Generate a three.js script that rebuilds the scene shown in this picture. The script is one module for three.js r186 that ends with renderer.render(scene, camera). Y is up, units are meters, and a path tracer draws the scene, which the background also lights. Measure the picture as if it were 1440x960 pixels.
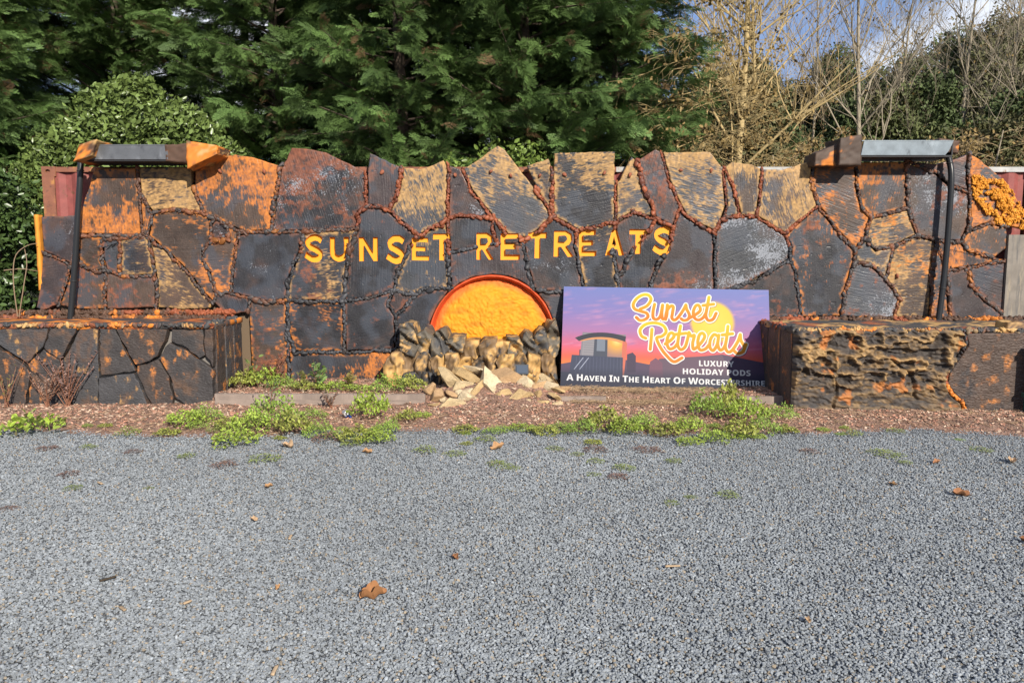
import * as THREE from 'three';
import { mergeGeometries, mergeVertices } from 'three/addons/utils/BufferGeometryUtils.js';
import { Brush, Evaluator, SUBTRACTION } from 'three-bvh-csg';

// ---------------------------------------------------------------- camera, sky, sun, exposure
const scene = new THREE.Scene();
const FOCAL = 1082, CAM = new THREE.Vector3(0, 1.64, 9.4), PITCH = 6.22 * Math.PI / 180;
const camera = new THREE.PerspectiveCamera(2 * Math.atan(480 / FOCAL) * 180 / Math.PI, 1.5, 0.05, 600);
camera.position.copy(CAM);
camera.rotation.x = -PITCH;
const renderer = new THREE.WebGLRenderer({ antialias: true });
renderer.toneMapping = THREE.LinearToneMapping;
renderer.toneMappingExposure = 1.58;
renderer.shadowMap.enabled = true;

const SUN_DIR = new THREE.Vector3(0.46, 0.58, 1.0).normalize();
const sun = new THREE.DirectionalLight(new THREE.Color(1.0, 0.93, 0.82), 5.0);
sun.position.copy(SUN_DIR).multiplyScalar(40);
sun.castShadow = true;
sun.shadow.mapSize.set(4096, 4096);
Object.assign(sun.shadow.camera, { left: -14, right: 14, top: 14, bottom: -14, near: 1, far: 90 });
scene.add(sun); scene.add(sun.target);

// random numbers and noise
function rng(seed) { let s = seed | 0; return () => { s = (s + 0x6d2b79f5) | 0; let t = Math.imul(s ^ (s >>> 15), 1 | s); t = (t + Math.imul(t ^ (t >>> 7), 61 | t)) ^ t; return ((t ^ (t >>> 14)) >>> 0) / 4294967296; }; }
const hash3 = (x, y, z) => { let h = Math.imul(x, 374761393) ^ Math.imul(y, 668265263) ^ Math.imul(z, 2147483647 ^ 1274126177); h = Math.imul(h ^ (h >>> 13), 1274126177); return ((h ^ (h >>> 16)) >>> 0) / 4294967296; };
const fade = (t) => t * t * (3 - 2 * t);
function n2(x, y, s = 0) { const xi = Math.floor(x), yi = Math.floor(y), u = fade(x - xi), v = fade(y - yi); const a = hash3(xi, yi, s), b = hash3(xi + 1, yi, s), c = hash3(xi, yi + 1, s), d = hash3(xi + 1, yi + 1, s); return a + (b - a) * u + (c - a) * v + (a - b - c + d) * u * v; }
function n3(x, y, z, s = 0) { const zi = Math.floor(z), w = fade(z - zi); return n2(x, y, s * 57 + zi) * (1 - w) + n2(x, y, s * 57 + zi + 1) * w; }
function f2(x, y, s = 0, o = 4) { let a = 0, k = 0.5, t = 0; for (let i = 0; i < o; i++) { a += k * n2(x, y, s + i * 13); t += k; k *= 0.5; x = x * 2.03 + 7.1; y = y * 2.03 + 3.7; } return a / t; }
function f3(x, y, z, s = 0, o = 3) { let a = 0, k = 0.5, t = 0; for (let i = 0; i < o; i++) { a += k * n3(x, y, z, s + i * 13); t += k; k *= 0.5; x = x * 2.03 + 7.1; y = y * 2.03 + 3.7; z = z * 2.03 + 5.3; } return a / t; }
// the same, repeating after px, py cells
function pn(x, y, px, py, s, o = 4) { let a = 0, k = 0.5, t = 0; for (let i = 0; i < o; i++) { const xi = Math.floor(x), yi = Math.floor(y), u = fade(x - xi), v = fade(y - yi), X0 = ((xi % px) + px) % px, Y0 = ((yi % py) + py) % py, X1 = (X0 + 1) % px, Y1 = (Y0 + 1) % py, A = hash3(X0, Y0, s + i * 13), B = hash3(X1, Y0, s + i * 13), C = hash3(X0, Y1, s + i * 13), D = hash3(X1, Y1, s + i * 13); a += k * (A + (B - A) * u + (C - A) * v + (A - B - C + D) * u * v); t += k; k *= 0.5; x *= 2; y *= 2; px *= 2; py *= 2; } return a / t; }
const clamp = (x, a = 0, b = 1) => x < a ? a : x > b ? b : x;
const step = (a, b, x) => fade(clamp((x - a) / (b - a)));
const mix = (a, b, t) => a + (b - a) * t;
const mixc = (a, b, t) => [mix(a[0], b[0], t), mix(a[1], b[1], t), mix(a[2], b[2], t)];

// a pixel of the photograph -> direction; the distance comes from the plane that the thing touches
const CP = Math.cos(PITCH), SP = Math.sin(PITCH);
function dirOf(px, py) { const dx = (px - 720) / FOCAL, dy = -(py - 480) / FOCAL; return new THREE.Vector3(dx, dy * CP - SP, -CP - dy * SP); }
function onZ(px, py, z) { const d = dirOf(px, py), t = (z - CAM.z) / d.z; return new THREE.Vector3(CAM.x + d.x * t, CAM.y + d.y * t, z); }
function onY(px, py, y) { const d = dirOf(px, py), t = (y - CAM.y) / d.y; return new THREE.Vector3(CAM.x + d.x * t, y, CAM.z + d.z * t); }

// sky: blue air, paler towards the horizon, with soft broken white cloud
{
  const W = 1024, H = 512, data = new Float32Array(W * H * 4);
  for (let j = 0; j < H; j++) {
    const el = ((j + 0.5) / H - 0.5) * Math.PI, ce = Math.cos(el), se = Math.sin(el);
    for (let i = 0; i < W; i++) {
      const az = ((i + 0.5) / W) * Math.PI * 2, x = Math.cos(az) * ce, z = Math.sin(az) * ce, up = Math.max(se, 0);
      const air = Math.pow(1 - up, 3.2);
      let c = mixc([0.16, 0.34, 0.80], [0.62, 0.78, 1.02], air);
      const k = 1 / (up + 0.22), cl = f2(x * k * 1.9 + 5.2, z * k * 1.9 + 1.7, 3, 6), cover = step(0.46, 0.64, cl) * step(0.0, 0.10, up) * 0.85;
      c = mixc(c, [1.35, 1.38, 1.42], cover);
      if (se < 0) c = mixc(c, [0.16, 0.17, 0.17], step(0, 0.06, -se));
      const o = (j * W + i) * 4; data[o] = c[0] * 0.53; data[o + 1] = c[1] * 0.53; data[o + 2] = c[2] * 0.53; data[o + 3] = 1;
    }
  }
  const t = new THREE.DataTexture(data, W, H, THREE.RGBAFormat, THREE.FloatType);
  t.mapping = THREE.EquirectangularReflectionMapping; t.magFilter = THREE.LinearFilter; t.minFilter = THREE.LinearFilter; t.needsUpdate = true;
  scene.background = t; scene.environment = t; scene.environmentIntensity = 1; scene.backgroundIntensity = 1;
}

// ---------------------------------------------------------------- helpers for things and parts
const names = new Map();
function numbered(n) { const k = names.get(n) ?? 0; names.set(n, k + 1); return k ? n + '_' + String(k).padStart(3, '0') : n; }
function tag(o, label, category, group, kind) { Object.assign(o.userData, { label, category }); if (group) o.userData.group = group; if (kind) o.userData.kind = kind; return o; }
function thing(name, label, category, pos = [0, 0, 0], group) { const g = new THREE.Group(); g.name = numbered(name); g.position.set(...pos); tag(g, label, category, group); scene.add(g); return g; }
function part(name, geo, mat, parent, kind) { const m = new THREE.Mesh(geo, mat); m.name = name; m.castShadow = m.receiveShadow = true; if (kind) m.userData.kind = kind; parent.add(m); return m; }
function solo(name, geo, mat, label, category, group, kind) { const m = new THREE.Mesh(geo, mat); m.name = numbered(name); m.castShadow = m.receiveShadow = true; tag(m, label, category, group, kind); scene.add(m); return m; }
function structure(name, geo, mat, label, category) { return solo(name, geo, mat, label, category, null, 'structure'); }
const std = (o) => new THREE.MeshPhysicalMaterial({ roughness: 0.8, specularIntensity: 0.5, ...o });
const lin = (r, g, b) => new THREE.Color().setRGB(r, g, b);
// vertex colours from a function of position and normal
function paint(geo, fn) { const p = geo.attributes.position, n = geo.attributes.normal, c = new Float32Array(p.count * 3); for (let i = 0; i < p.count; i++) { const v = fn(p.getX(i), p.getY(i), p.getZ(i), n ? n.getX(i) : 0, n ? n.getY(i) : 0, n ? n.getZ(i) : 0, i); c[i * 3] = v[0]; c[i * 3 + 1] = v[1]; c[i * 3 + 2] = v[2]; } geo.setAttribute('color', new THREE.BufferAttribute(c, 3)); return geo; }
// a box with fine faces whose surface is pushed along its normals by a function
function lumpBox(w, h, d, cell, push) {
  let g = new THREE.BoxGeometry(w, h, d, Math.max(1, Math.round(w / cell)), Math.max(1, Math.round(h / cell)), Math.max(1, Math.round(d / cell)));
  g.deleteAttribute('uv'); g.deleteAttribute('normal'); g = mergeVertices(g, 1e-4); g.computeVertexNormals();
  const p = g.attributes.position, n = g.attributes.normal, q = p.array.slice();
  for (let i = 0; i < p.count; i++) { const k = push(q[i * 3], q[i * 3 + 1], q[i * 3 + 2], n.getX(i), n.getY(i), n.getZ(i)); p.setXYZ(i, q[i * 3] + n.getX(i) * k, q[i * 3 + 1] + n.getY(i) * k, q[i * 3 + 2] + n.getZ(i) * k); }
  g.computeVertexNormals(); return g;
}
function tube(points, r, seg = 8, n = 24, closed = false) { return new THREE.TubeGeometry(new THREE.CatmullRomCurve3(points, closed), n, r, seg, closed); }
// ---------------------------------------------------------------- the wall of painted slabs: seams traced as a net of nodes (photo pixels) and faces
const NODES = `a1 54,303;a2 106,300;a3 98,372;a4 58,354;b1 92,398;b2 80,430;b3 60,438;b4 47,434;b5 52,408;
c1 131,234;c2 192,234;c3 196,272;c4 199,331;c5 109,330;c6 110,302;d1 270,232;d2 271,266;d3 286,300;d4 242,294;d5 214,299;
e1 272,228;e2 297,219;e3 330,215;e4 362,221;e5 394,231;e6 388,270;e7 380,325;e8 345,327;e9 318,316;e10 302,307;
f2 295,315;f3 296,340;f4 285,352;f5 284,365;f6 294,382;f7 304,412;f8 300,426;f9 287,414;f10 262,382;f11 234,354;f12 207,332;
g2 321,334;h2 334,330;h3 330,355;h4 326,380;h5 324,413;i2 427,326;i3 421,355;i4 405,395;i5 403,422;i6 376,425;i7 350,419;
j3 348,440;j4 318,444;k2 296,435;k3 258,437;k4 219,434;k5 219,400;l2 144,336;l3 142,358;l4 148,380;l5 132,383;l6 115,372;l7 107,362;
m1 168,337;m2 170,389;m3 213,360;m4 217,387;n1 148,436;n2 147,402;n3 110,436;o2 404,464;o4 407,540;o5 352,540;p1 483,424;p2 485,495;p3 413,495;
q0 502,322;q2 490,355;q3 486,385;r1 401,222;r2 408,205;r3 432,207;r4 458,212;r5 485,225;r6 515,240;r7 516,289;r8 503,298;
s1 518,212;s2 566,234;s3 559,270;s4 547,297;s5 528,290;t1 588,332;t2 576,347;t3 560,380;t4 553,409;t5 515,420;
u1 590,235;u2 610,229;u3 624,222;u4 630,230;u5 630,280;u6 629,309;v1 631,356;v2 632,385;v3 634,406;v4 596,406;v5 582,415;
w3 567,434;w4 556,444;w5 545,428;x1 556,492;x2 560,540;y1 640,414;y2 608,492;y0 608,540;z1 650,237;z2 662,267;z3 692,305;z4 641,304;
aa1 700,202;aa2 711,208;aa3 755,268;aa4 777,304;aa5 760,322;aa6 742,335;aa7 714,331;ab1 697,343;ab3 736,343;ac1 740,365;ac2 750,405;ac3 757,410;
ad1 738,232;ad2 773,220;ad3 777,235;ad4 752,262;ae0 778,213;ae2 867,211;ae3 866,255;ae4 866,313;ae6 813,324;af1 808,345;af2 815,375;af3 823,410;
ag1 862,350;ag2 868,388;ag3 872,415;ai1 871,252;ai2 888,217;ai3 896,224;ai4 907,267;ai5 923,307;ai6 906,303;ai7 890,298;
aj1 922,208;aj2 930,212;aj3 941,255;aj4 957,290;aj5 947,320;ak1 912,325;ak2 890,352;ak3 876,381;al1 938,352;al2 924,378;al3 915,402;al4 913,416;
am1 1000,211;am2 1008,222;am3 1018,235;am4 1019,262;am5 1022,288;am6 1016,307;am7 1006,326;am8 988,318;am9 965,304;an1 1031,263;an2 1042,303;
ao1 1029,226;ao2 1057,229;ao3 1072,236;ao4 1070,268;ao5 1064,304;ap1 1100,237;ap2 1125,229;ap3 1146,222;ap4 1141,255;ap5 1151,290;ap6 1126,310;ap7 1105,330;
aq1 1005,365;aq2 1006,416;ar1 1113,348;ar2 1111,365;ar3 1090,378;ar4 1058,396;ar5 1030,406;as1 1118,380;as2 1124,417;as3 1127,447;as4 1030,447;
at1 1173,318;at2 1203,352;at3 1202,369;at4 1190,405;at5 1183,446;au1 1204,226;au2 1206,262;au3 1212,290;au4 1225,306;au5 1217,336;
av1 1276,226;av2 1276,262;av3 1278,293;av4 1245,301;aw1 1318,243;aw2 1340,262;aw3 1365,269;aw4 1365,315;aw5 1353,341;aw6 1318,338;aw7 1291,331;
ax1 1320,228;ax2 1342,222;ax3 1364,214;ax4 1362,250;ay1 1376,219;ay2 1412,249;ay3 1432,275;ay4 1443,300;ay5 1441,324;ay6 1418,318;ay7 1395,313;ay8 1366,324;
az1 1420,348;az2 1400,363;az3 1364,353;ba1 1223,371;ba2 1246,391;ba3 1266,420;ba4 1257,448;bb1 1314,365;bb2 1311,400;bb3 1309,448;bb4 1258,346;bb5 1232,352;
bc1 1331,381;bc2 1364,376;bc3 1367,401;bc4 1386,424;bc5 1414,443;bc6 1338,452;bc7 1419,364;bc8 1415,454;
bd1 826,540;bd2 785,540;bd3 914,540;bd4 1030,540;bd5 1127,540`;
const SUN_C = [692, 476], SUN_R = 86;                                       // the half disc of the emblem, in pixels on the wall
const N = {};
for (const e of NODES.split(/[;\n]+/)) { const [k, v] = e.trim().split(' '); if (v) N[k] = v.split(',').map(Number); }
for (let k = 0; k <= 12; k++) { const a = Math.PI * (k / 12), R = SUN_R + 3; N['sn' + k] = [SUN_C[0] - Math.cos(a) * R, SUN_C[1] - Math.sin(a) * R]; }
// face: nodes | base, then overlays: kind coverage [where]; d dark, p purple brown, g slate, b brown; o orange, y ochre, r rust, s silver
const FACES = `a1 a2 c6 c5 l7 a3 a4|p s.25 r.15;a4 a3 b1 b2 b3 b4 b5|p r.12;c1 c2 c3 c4 c5 c6|b o.62b;c2 d1 d2 d3 d4 d5 c3|b y.72;
e1 e2 e3 e4 e5 e6 e7 e8 e9 e10 d3 d2|b o.72t;d5 d4 d3 e10 f2 f3 f4 f5 f6 f7 f8 f9 f10 f11 f12|b o.38;f2 e10 e9 g2 f3|p r.3 s.2;
f3 g2 e9 e8 h2 h3 h4 h5 f7 f6 f5 f4|b o.4;h2 e8 e7 i2 i3 i4 i5 i6 i7 h5 h4 h3|d s.06;f8 f7 h5 i7 j3 j4|d r.1;
f12 f11 f10 f9 f8 k2 k3 k4 k5 m4 m3|b y.38;c5 c4 l2 l3 l4 l5 l6 l7|b r.3 o.15;l2 c4 m1 m2 l4 l3|g r.1;m1 c4 f12 m3 m4 m2|d y.28;c3 d5 f12 c4|b o.35;
l4 m2 m4 k5 k4 n1 n2|b r.35;a3 l7 l6 l5 l4 n2 n1 n3 b2 b1|b r.3 o.15;i7 i6 i5 o2 o4 o5 j3|b r.3 o.1;i5 p1 p2 p3 o2|d o.35;
i2 q0 q2 q3 p1 i5 i4 i3|d r.15 y.1;e5 r1 r2 r3 r4 r5 r6 r7 r8 q0 i2 e7 e6|d r.45t s.3l;r6 s1 s2 s3 s4 s5 r7|p r.3 s.2b;
r8 r7 s5 s4 t1 t2 t3 t4 t5 p1 q3 q2 q0|d r.1;s2 u1 u2 u3 u4 u5 u6 t1 s4 s3|g y.52t;t1 u6 v1 v2 v3 v4 v5 t4 t3 t2|g y.15;
t4 v5 w3 w4 w5|p r.3;p1 t5 t4 w5 w4 x1 p2|d r.05;w4 w3 v5 v4 v3 sn3 sn2 sn1 sn0 y2 x1|d s.05;p3 p2 x1 x2 o4 o2|d o.2;x1 y2 y0 x2|d;
u4 z1 z2 z3 z4 u6 u5|p s.3b r.2;z1 aa1 aa2 ad4 aa3 aa4 aa5 aa6 aa7 z3 z2|g y.45t;z4 z3 ab1 v1 u6|d;z3 aa7 aa6 ab3 ab1|d;
v1 ab1 ab3 ac1 ac2 ac3 sn9 sn8 sn7 sn6 sn5 sn4 sn3 v3 v2|p r.15;ad4 ad1 ad2 ad3 aa4 aa3|d y.3t s.1;ad3 ae0 ae2 ae3 ae4 ae6 aa4|d y.22t;
aa4 ae6 af1 af2 af3 ac3 ac2 ac1 ab3 aa6 aa5|d s.4;ae6 ae4 ag1 ag2 ag3 af3 af2 af1|d y.1;ac3 af3 bd1 bd2 sn12 sn11 sn10 sn9|d s.3;
ai1 ai2 ai3 ai4 ai5 ai6 ai7 ae4 ae3|g y.6;ai3 aj1 aj2 aj3 aj4 aj5 ai5 ai4|p r.4;ae4 ai7 ai6 ai5 ak1 ak2 ak3 ag2 ag1|d r.25;
ak3 ak2 ak1 ai5 aj5 al1 al2 al3 al4 ag3 ag2|d s.3 r.1;aj2 am1 am2 am3 am4 am5 am6 am7 am8 am9 aj4 aj3|g y.62;am3 an1 an2 am6 am5 am4|g y.2;
am3 ao1 ao2 ao3 ao4 ao5 an2 an1|b y.45t;ao3 ap1 ap2 ap3 ap4 ap5 ap6 ap7 ao5 ao4|b y.55;aj4 am9 am8 am7 aq1 aq2 al4 al3 al2 al1 aj5|p r.2 s.08;
am7 am6 an2 ao5 ap7 ar1 ar2 ar3 ar4 ar5 aq2 aq1|g s.5;ar2 as1 as2 as3 as4 ar5 ar4 ar3|d r.15;ap7 ap6 ap5 at1 at2 at3 at4 at5 as3 as2 as1 ar2 ar1|d o.24 r.3;
ap3 au1 au2 au3 au4 au5 at2 at1 ap5 ap4|b o.48;au1 av1 av2 av3 av4 au4 au3 au2|b o.55;av1 aw1 aw2 aw3 aw4 aw5 aw6 aw7 av3 av2|b s.62 r.3;
av1 ax1 ax2 ax3 ax4 aw3 aw2 aw1|p s.25;ax3 ay1 ay2 ay3 ay4 ay5 ay6 ay7 ay8 aw4 aw3 ax4|b o.5;aw4 ay8 ay7 ay6 az1 az2 az3 aw5|b o.5;
aw5 az3 az2 bc7 bc2 bc1 aw6|p o.4;bc1 bc2 bc3 bc4 bc5 bc8 bc6|p s.08 r.25;bc2 bc7 bc5 bc4 bc3|p r.1;at3 ba1 ba2 ba3 ba4 at5 at4|g s.45 r.35;
au5 au4 av4 av3 aw7 bb4 bb5|b y.45 o.3;at2 au5 bb5 bb4 ba2 ba1 at3|g s.3 y.3;bb4 aw7 aw6 bb1 bb2 bb3 ba4 ba3 ba2|b y.55 o.2;
aw6 bc1 bc6 bb3 bb2 bb1|d o.4;al4 aq2 ar5 as4 bd4 bd3|d;af3 ag3 al4 bd3 bd1|d;as4 as3 bd5 bd4|d`.split(/[;\n]+/).filter(Boolean).map((f) => { const [n, s] = f.split('|'); return { nodes: n.trim().split(/\s+/), style: s.trim().split(' ') }; });
for (const n in N) { const p = onZ(N[n][0], N[n][1], 0); N[n].w = [p.x, p.y]; }
const area = (q) => { let a = 0; for (let i = 0; i < q.length; i++) { const [x0, y0] = q[i], [x1, y1] = q[(i + 1) % q.length]; a += x0 * y1 - x1 * y0; } return a / 2; };
FACES.forEach((f, i) => { f.id = i; for (const n of f.nodes) if (!N[n]) throw new Error('node ' + n); f.poly = f.nodes.map((n) => N[n].w); if (area(f.poly) < 0) { f.poly.reverse(); f.nodes.reverse(); } f.c = f.poly.reduce((a, p) => [a[0] + p[0] / f.poly.length, a[1] + p[1] / f.poly.length], [0, 0]); const ys = f.poly.map((p) => p[1]), xs = f.poly.map((p) => p[0]); f.box = [Math.min(...xs), Math.max(...xs), Math.min(...ys), Math.max(...ys)]; });
function inside(poly, x, y) { let r = false; for (let i = 0, j = poly.length - 1; i < poly.length; j = i++) { const [xi, yi] = poly[i], [xj, yj] = poly[j]; if ((yi > y) !== (yj > y) && x < ((xj - xi) * (y - yi)) / (yj - yi) + xi) r = !r; } return r; }
// an outline drawn in by d, its edges broken and a little uneven
function inset(poly, d) {
  const n = poly.length, out = [];
  for (let i = 0; i < n; i++) {
    const p = poly[(i + n - 1) % n], q = poly[i], r = poly[(i + 1) % n];
    let ax = q[0] - p[0], ay = q[1] - p[1], bx = r[0] - q[0], by = r[1] - q[1]; const la = Math.hypot(ax, ay) || 1, lb = Math.hypot(bx, by) || 1; ax /= la; ay /= la; bx /= lb; by /= lb;
    let nx = -ay - by, ny = ax + bx; const l = Math.hypot(nx, ny) || 1; nx /= l; ny /= l; const k = Math.min(1 / Math.max(0.35, nx * -ay + ny * ax), 2.2);
    out.push([q[0] + nx * d * k, q[1] + ny * d * k]);
  }
  return out;
}
function ragged(poly, len, amp, seed) {
  const R = rng(seed), out = [];
  for (let i = 0; i < poly.length; i++) {
    const a = poly[i], b = poly[(i + 1) % poly.length], L = Math.hypot(b[0] - a[0], b[1] - a[1]), m = Math.max(1, Math.round(L / len));
    for (let k = 0; k < m; k++) { const t = k / m, j = k ? 1 : 0.4; out.push([mix(a[0], b[0], t) + (R() - 0.5) * 2 * amp * j, mix(a[1], b[1], t) + (R() - 0.5) * 2 * amp * j]); }
  }
  return out;
}

// paint on the slabs, computed slab by slab (two sheets that overlap in the middle)
const EDGEUSE = new Map(); for (const f of FACES) f.nodes.forEach((n, i) => { const k = [n, f.nodes[(i + 1) % f.nodes.length]].sort().join(' '); EDGEUSE.set(k, (EDGEUSE.get(k) ?? 0) + 1); });
const BASE = { d: [0.024, 0.0235, 0.027], p: [0.040, 0.031, 0.032], g: [0.048, 0.050, 0.056], b: [0.058, 0.041, 0.033] };
const OVER = { o: [0.44, 0.145, 0.028], y: [0.36, 0.215, 0.085], r: [0.17, 0.058, 0.03], s: [0.22, 0.235, 0.265] };
const SHEETS = [[-6.5, 0.5], [-0.5, 6.6]], SY = [-0.1, 3.25];
function paintSheet([x0, x1], seed) {
  const W = 1600, H = 768, col = new Uint8Array(W * H * 4), bmp = new Uint8Array(W * H * 4), rough = new Uint8Array(W * H * 4), idx = new Int16Array(W * H).fill(-1), kx = W / (x1 - x0), ky = H / (SY[1] - SY[0]);
  for (const f of FACES) for (let j = Math.max(0, Math.floor((f.box[2] - SY[0]) * ky)); j < Math.min(H, (f.box[3] - SY[0]) * ky + 1); j++) for (let i = Math.max(0, Math.floor((f.box[0] - x0) * kx)); i < Math.min(W, (f.box[1] - x0) * kx + 1); i++) if (inside(f.poly, x0 + i / kx, SY[0] + j / ky)) idx[j * W + i] = f.id;
  const st = FACES.map((f, i) => { const R = rng(900 + i), a = (R() < 0.55 ? 0 : Math.PI / 2) + (R() - 0.5) * 0.7; return { base: BASE[f.style[0]], over: f.style.slice(1).map((s) => ({ k: s[0], cov: parseFloat(s.slice(1)), at: s.replace(/^.[\d.]+/, '') })), ca: Math.cos(a), sa: Math.sin(a), off: R() * 50, box: f.box, tone: 0.85 + R() * 0.35, grain: R(), rim: f.style.some((q) => q[0] === 'y') ? [0.38, 0.22, 0.08] : f.style.some((q) => q[0] === 'o') ? [0.46, 0.16, 0.03] : [0.16, 0.07, 0.045], rimK: f.style.length > 1 ? 0.8 : 0.4, edges: f.nodes.map((n, k) => { const m = f.nodes[(k + 1) % f.nodes.length], a = N[n].w, b = N[m].w, dx = b[0] - a[0], dy = b[1] - a[1]; return [a[0], a[1], dx, dy, dx * dx + dy * dy || 1e-9, EDGEUSE.get([n, m].sort().join(' ')) === 1 && N[n][1] < 300]; }) }; });
  for (let j = 0; j < H; j++) for (let i = 0; i < W; i++) {
    const o = (j * W + i) * 4, id = idx[j * W + i], x = x0 + i / kx, y = SY[0] + j / ky; let c = [0.04, 0.038, 0.038], b = 0.5, ro = 0.6;
    if (id >= 0) {
      const s = st[id], u = (x * s.ca + y * s.sa), v = (-x * s.sa + y * s.ca), w1 = f2(x * 3 + s.off, y * 3, 1, 4), w2 = n2(x * 9 + s.off, y * 9, 2);
      const line = n2(u * 6 + s.off, v * 120, 5) * 0.6 + n2(u * 12, v * 260 + s.off, 6) * 0.4, fine = n2(x * 90, y * 90, 8);
      const w3 = f2(x * 8 + 4, y * 8 + s.off, 14, 4), t = (0.55 + 0.55 * w1 + 0.45 * (w3 - 0.2) + 0.22 * (line - 0.5) + 0.34 * (fine - 0.5)) * s.tone;
      c = [s.base[0] * t, s.base[1] * t, s.base[2] * t];
      c = mixc(c, [0.085, 0.046, 0.030], step(0.48, 0.72, w1 * 0.6 + w3 * 0.4) * 0.36); c = mixc(c, [0.046, 0.053, 0.068], step(0.48, 0.68, f2(x * 4 + 20, y * 4 + s.off, 15, 4)) * 0.6);
      const scr = n2(u * 2.2 + s.off, v * 340, 16); if (scr > 0.93) c = mixc(c, [0.17, 0.15, 0.14], (scr - 0.93) * 6 * step(0.5, 0.6, n2(u * 1.5, v * 5, 17)));
      let ed = 9; for (const [ax, ay, dx, dy, l2, out] of s.edges) { const q = clamp(((x - ax) * dx + (y - ay) * dy) / l2), e = Math.hypot(x - ax - dx * q, y - ay - dy * q) * (out ? 0.45 : 1); if (e < ed) ed = e; }
      const rimC = step(0.075, 0.018, ed + 0.06 * (f2(x * 14 + s.off, y * 14, 18, 3) - 0.42)); c = mixc(c, s.rim, rimC * step(0.38, 0.6, n2(x * 34, y * 34, 19) * 0.5 + w3 * 0.5) * s.rimK);
      b = 0.42 + 0.22 * (line - 0.5) * (0.4 + s.grain) + 0.3 * (w1 - 0.5) + 0.08 * (fine - 0.5);
      ro = 0.34 + 0.3 * w2;
      const ty = (y - s.box[2]) / (s.box[3] - s.box[2]), tx = (x - s.box[0]) / (s.box[1] - s.box[0]);
      for (const q of s.over) {
        const place = q.at === 't' ? (ty - 0.5) * 0.7 : q.at === 'b' ? (0.5 - ty) * 0.7 : q.at === 'l' ? (0.5 - tx) * 0.8 : 0;
        const broad = f2(x * 2.6 + s.off + q.cov * 9, y * 2.6 + s.off, 21, 4);
        if (q.k === 's') {
          const m = clamp((broad - 0.5) * 1.8 + place * 0.6 + q.cov * 0.9 - 0.05), sp = n2(x * 95 + 3, y * 95, 31) * 0.5 + n2(x * 210, y * 210, 32) * 0.25 + f2(x * 12, y * 12, 33, 3) * 0.35;
          c = mixc(c, OVER.s, step(0.95 - m * 0.62, 1.05 - m * 0.48, sp) * 0.8);
        } else {
          const streak = n2(u * 14 + s.off, v * 70, 41 + id) * 0.5 + n2(u * 34, v * 150 + s.off, 42) * 0.5, blot = f2(x * 17 + s.off, y * 17, 43, 4), ys = q.k === 'y' ? 0.6 : q.k === 'o' ? 0.42 : 0.2;
          const M = clamp((broad - 0.5) * 1.5 + place + q.cov * 1.12 + 0.10), D = streak * ys + blot * (1 - ys), a = M <= 0 ? 0 : step(0.80 - M * 0.56, 1.02 - M * 0.50, D);
          const k = 0.7 + 0.6 * n2(x * 40, y * 40, 44); c = mixc(c, [OVER[q.k][0] * k, OVER[q.k][1] * k, OVER[q.k][2] * k], clamp(a * (0.52 + 0.45 * n2(x * 55 + 8, y * 55, 45))));
          b += a * 0.10; ro += a * 0.2;
        }
      }
      const pit = n2(x * 22 + 9, y * 22, 77); if (pit > 0.93) { b -= (pit - 0.93) * 5; }
    }
    const to = (z) => 255 * (z <= 0.0031308 ? z * 12.92 : 1.055 * Math.pow(z, 1 / 2.4) - 0.055);
    for (let k = 0; k < 3; k++) { col[o + k] = clamp(to(clamp(c[k])), 0, 255); bmp[o + k] = clamp(b) * 255; rough[o + k] = clamp(ro) * 255; }
    col[o + 3] = bmp[o + 3] = rough[o + 3] = 255;
  }
  const tx = (d, srgb) => { const t = new THREE.DataTexture(d, W, H); t.magFilter = THREE.LinearFilter; t.minFilter = THREE.LinearFilter; if (srgb) t.colorSpace = THREE.SRGBColorSpace; t.needsUpdate = true; return t; };
  return std({ map: tx(col, true), bumpMap: tx(bmp), bumpScale: 0.014, roughnessMap: tx(rough), roughness: 1, specularIntensity: 0.6 });
}
const slabMats = SHEETS.map(paintSheet);
function slabUV(g, k) { const p = g.attributes.position, u = new Float32Array(p.count * 2), [x0, x1] = SHEETS[k]; for (let i = 0; i < p.count; i++) { u[i * 2] = (p.getX(i) - x0) / (x1 - x0); u[i * 2 + 1] = (p.getY(i) - SY[0]) / (SY[1] - SY[0]); } g.setAttribute('uv', new THREE.BufferAttribute(u, 2)); return g; }
const shapeOf = (poly, holes = []) => { const s = new THREE.Shape(poly.map((p) => new THREE.Vector2(p[0], p[1]))); for (const h of holes) s.holes.push(new THREE.Path(h.map((p) => new THREE.Vector2(p[0], p[1])))); return s; };
function slabGeo(poly, z0, z1, bev = 0.014) { const g = new THREE.ExtrudeGeometry(shapeOf(poly), { depth: z1 - z0 - 2 * bev, bevelEnabled: true, bevelThickness: bev, bevelSize: bev, bevelOffset: -bev, bevelSegments: 3, curveSegments: 1 }); g.translate(0, 0, z0 + bev); g.clearGroups(); return g; }

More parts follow.
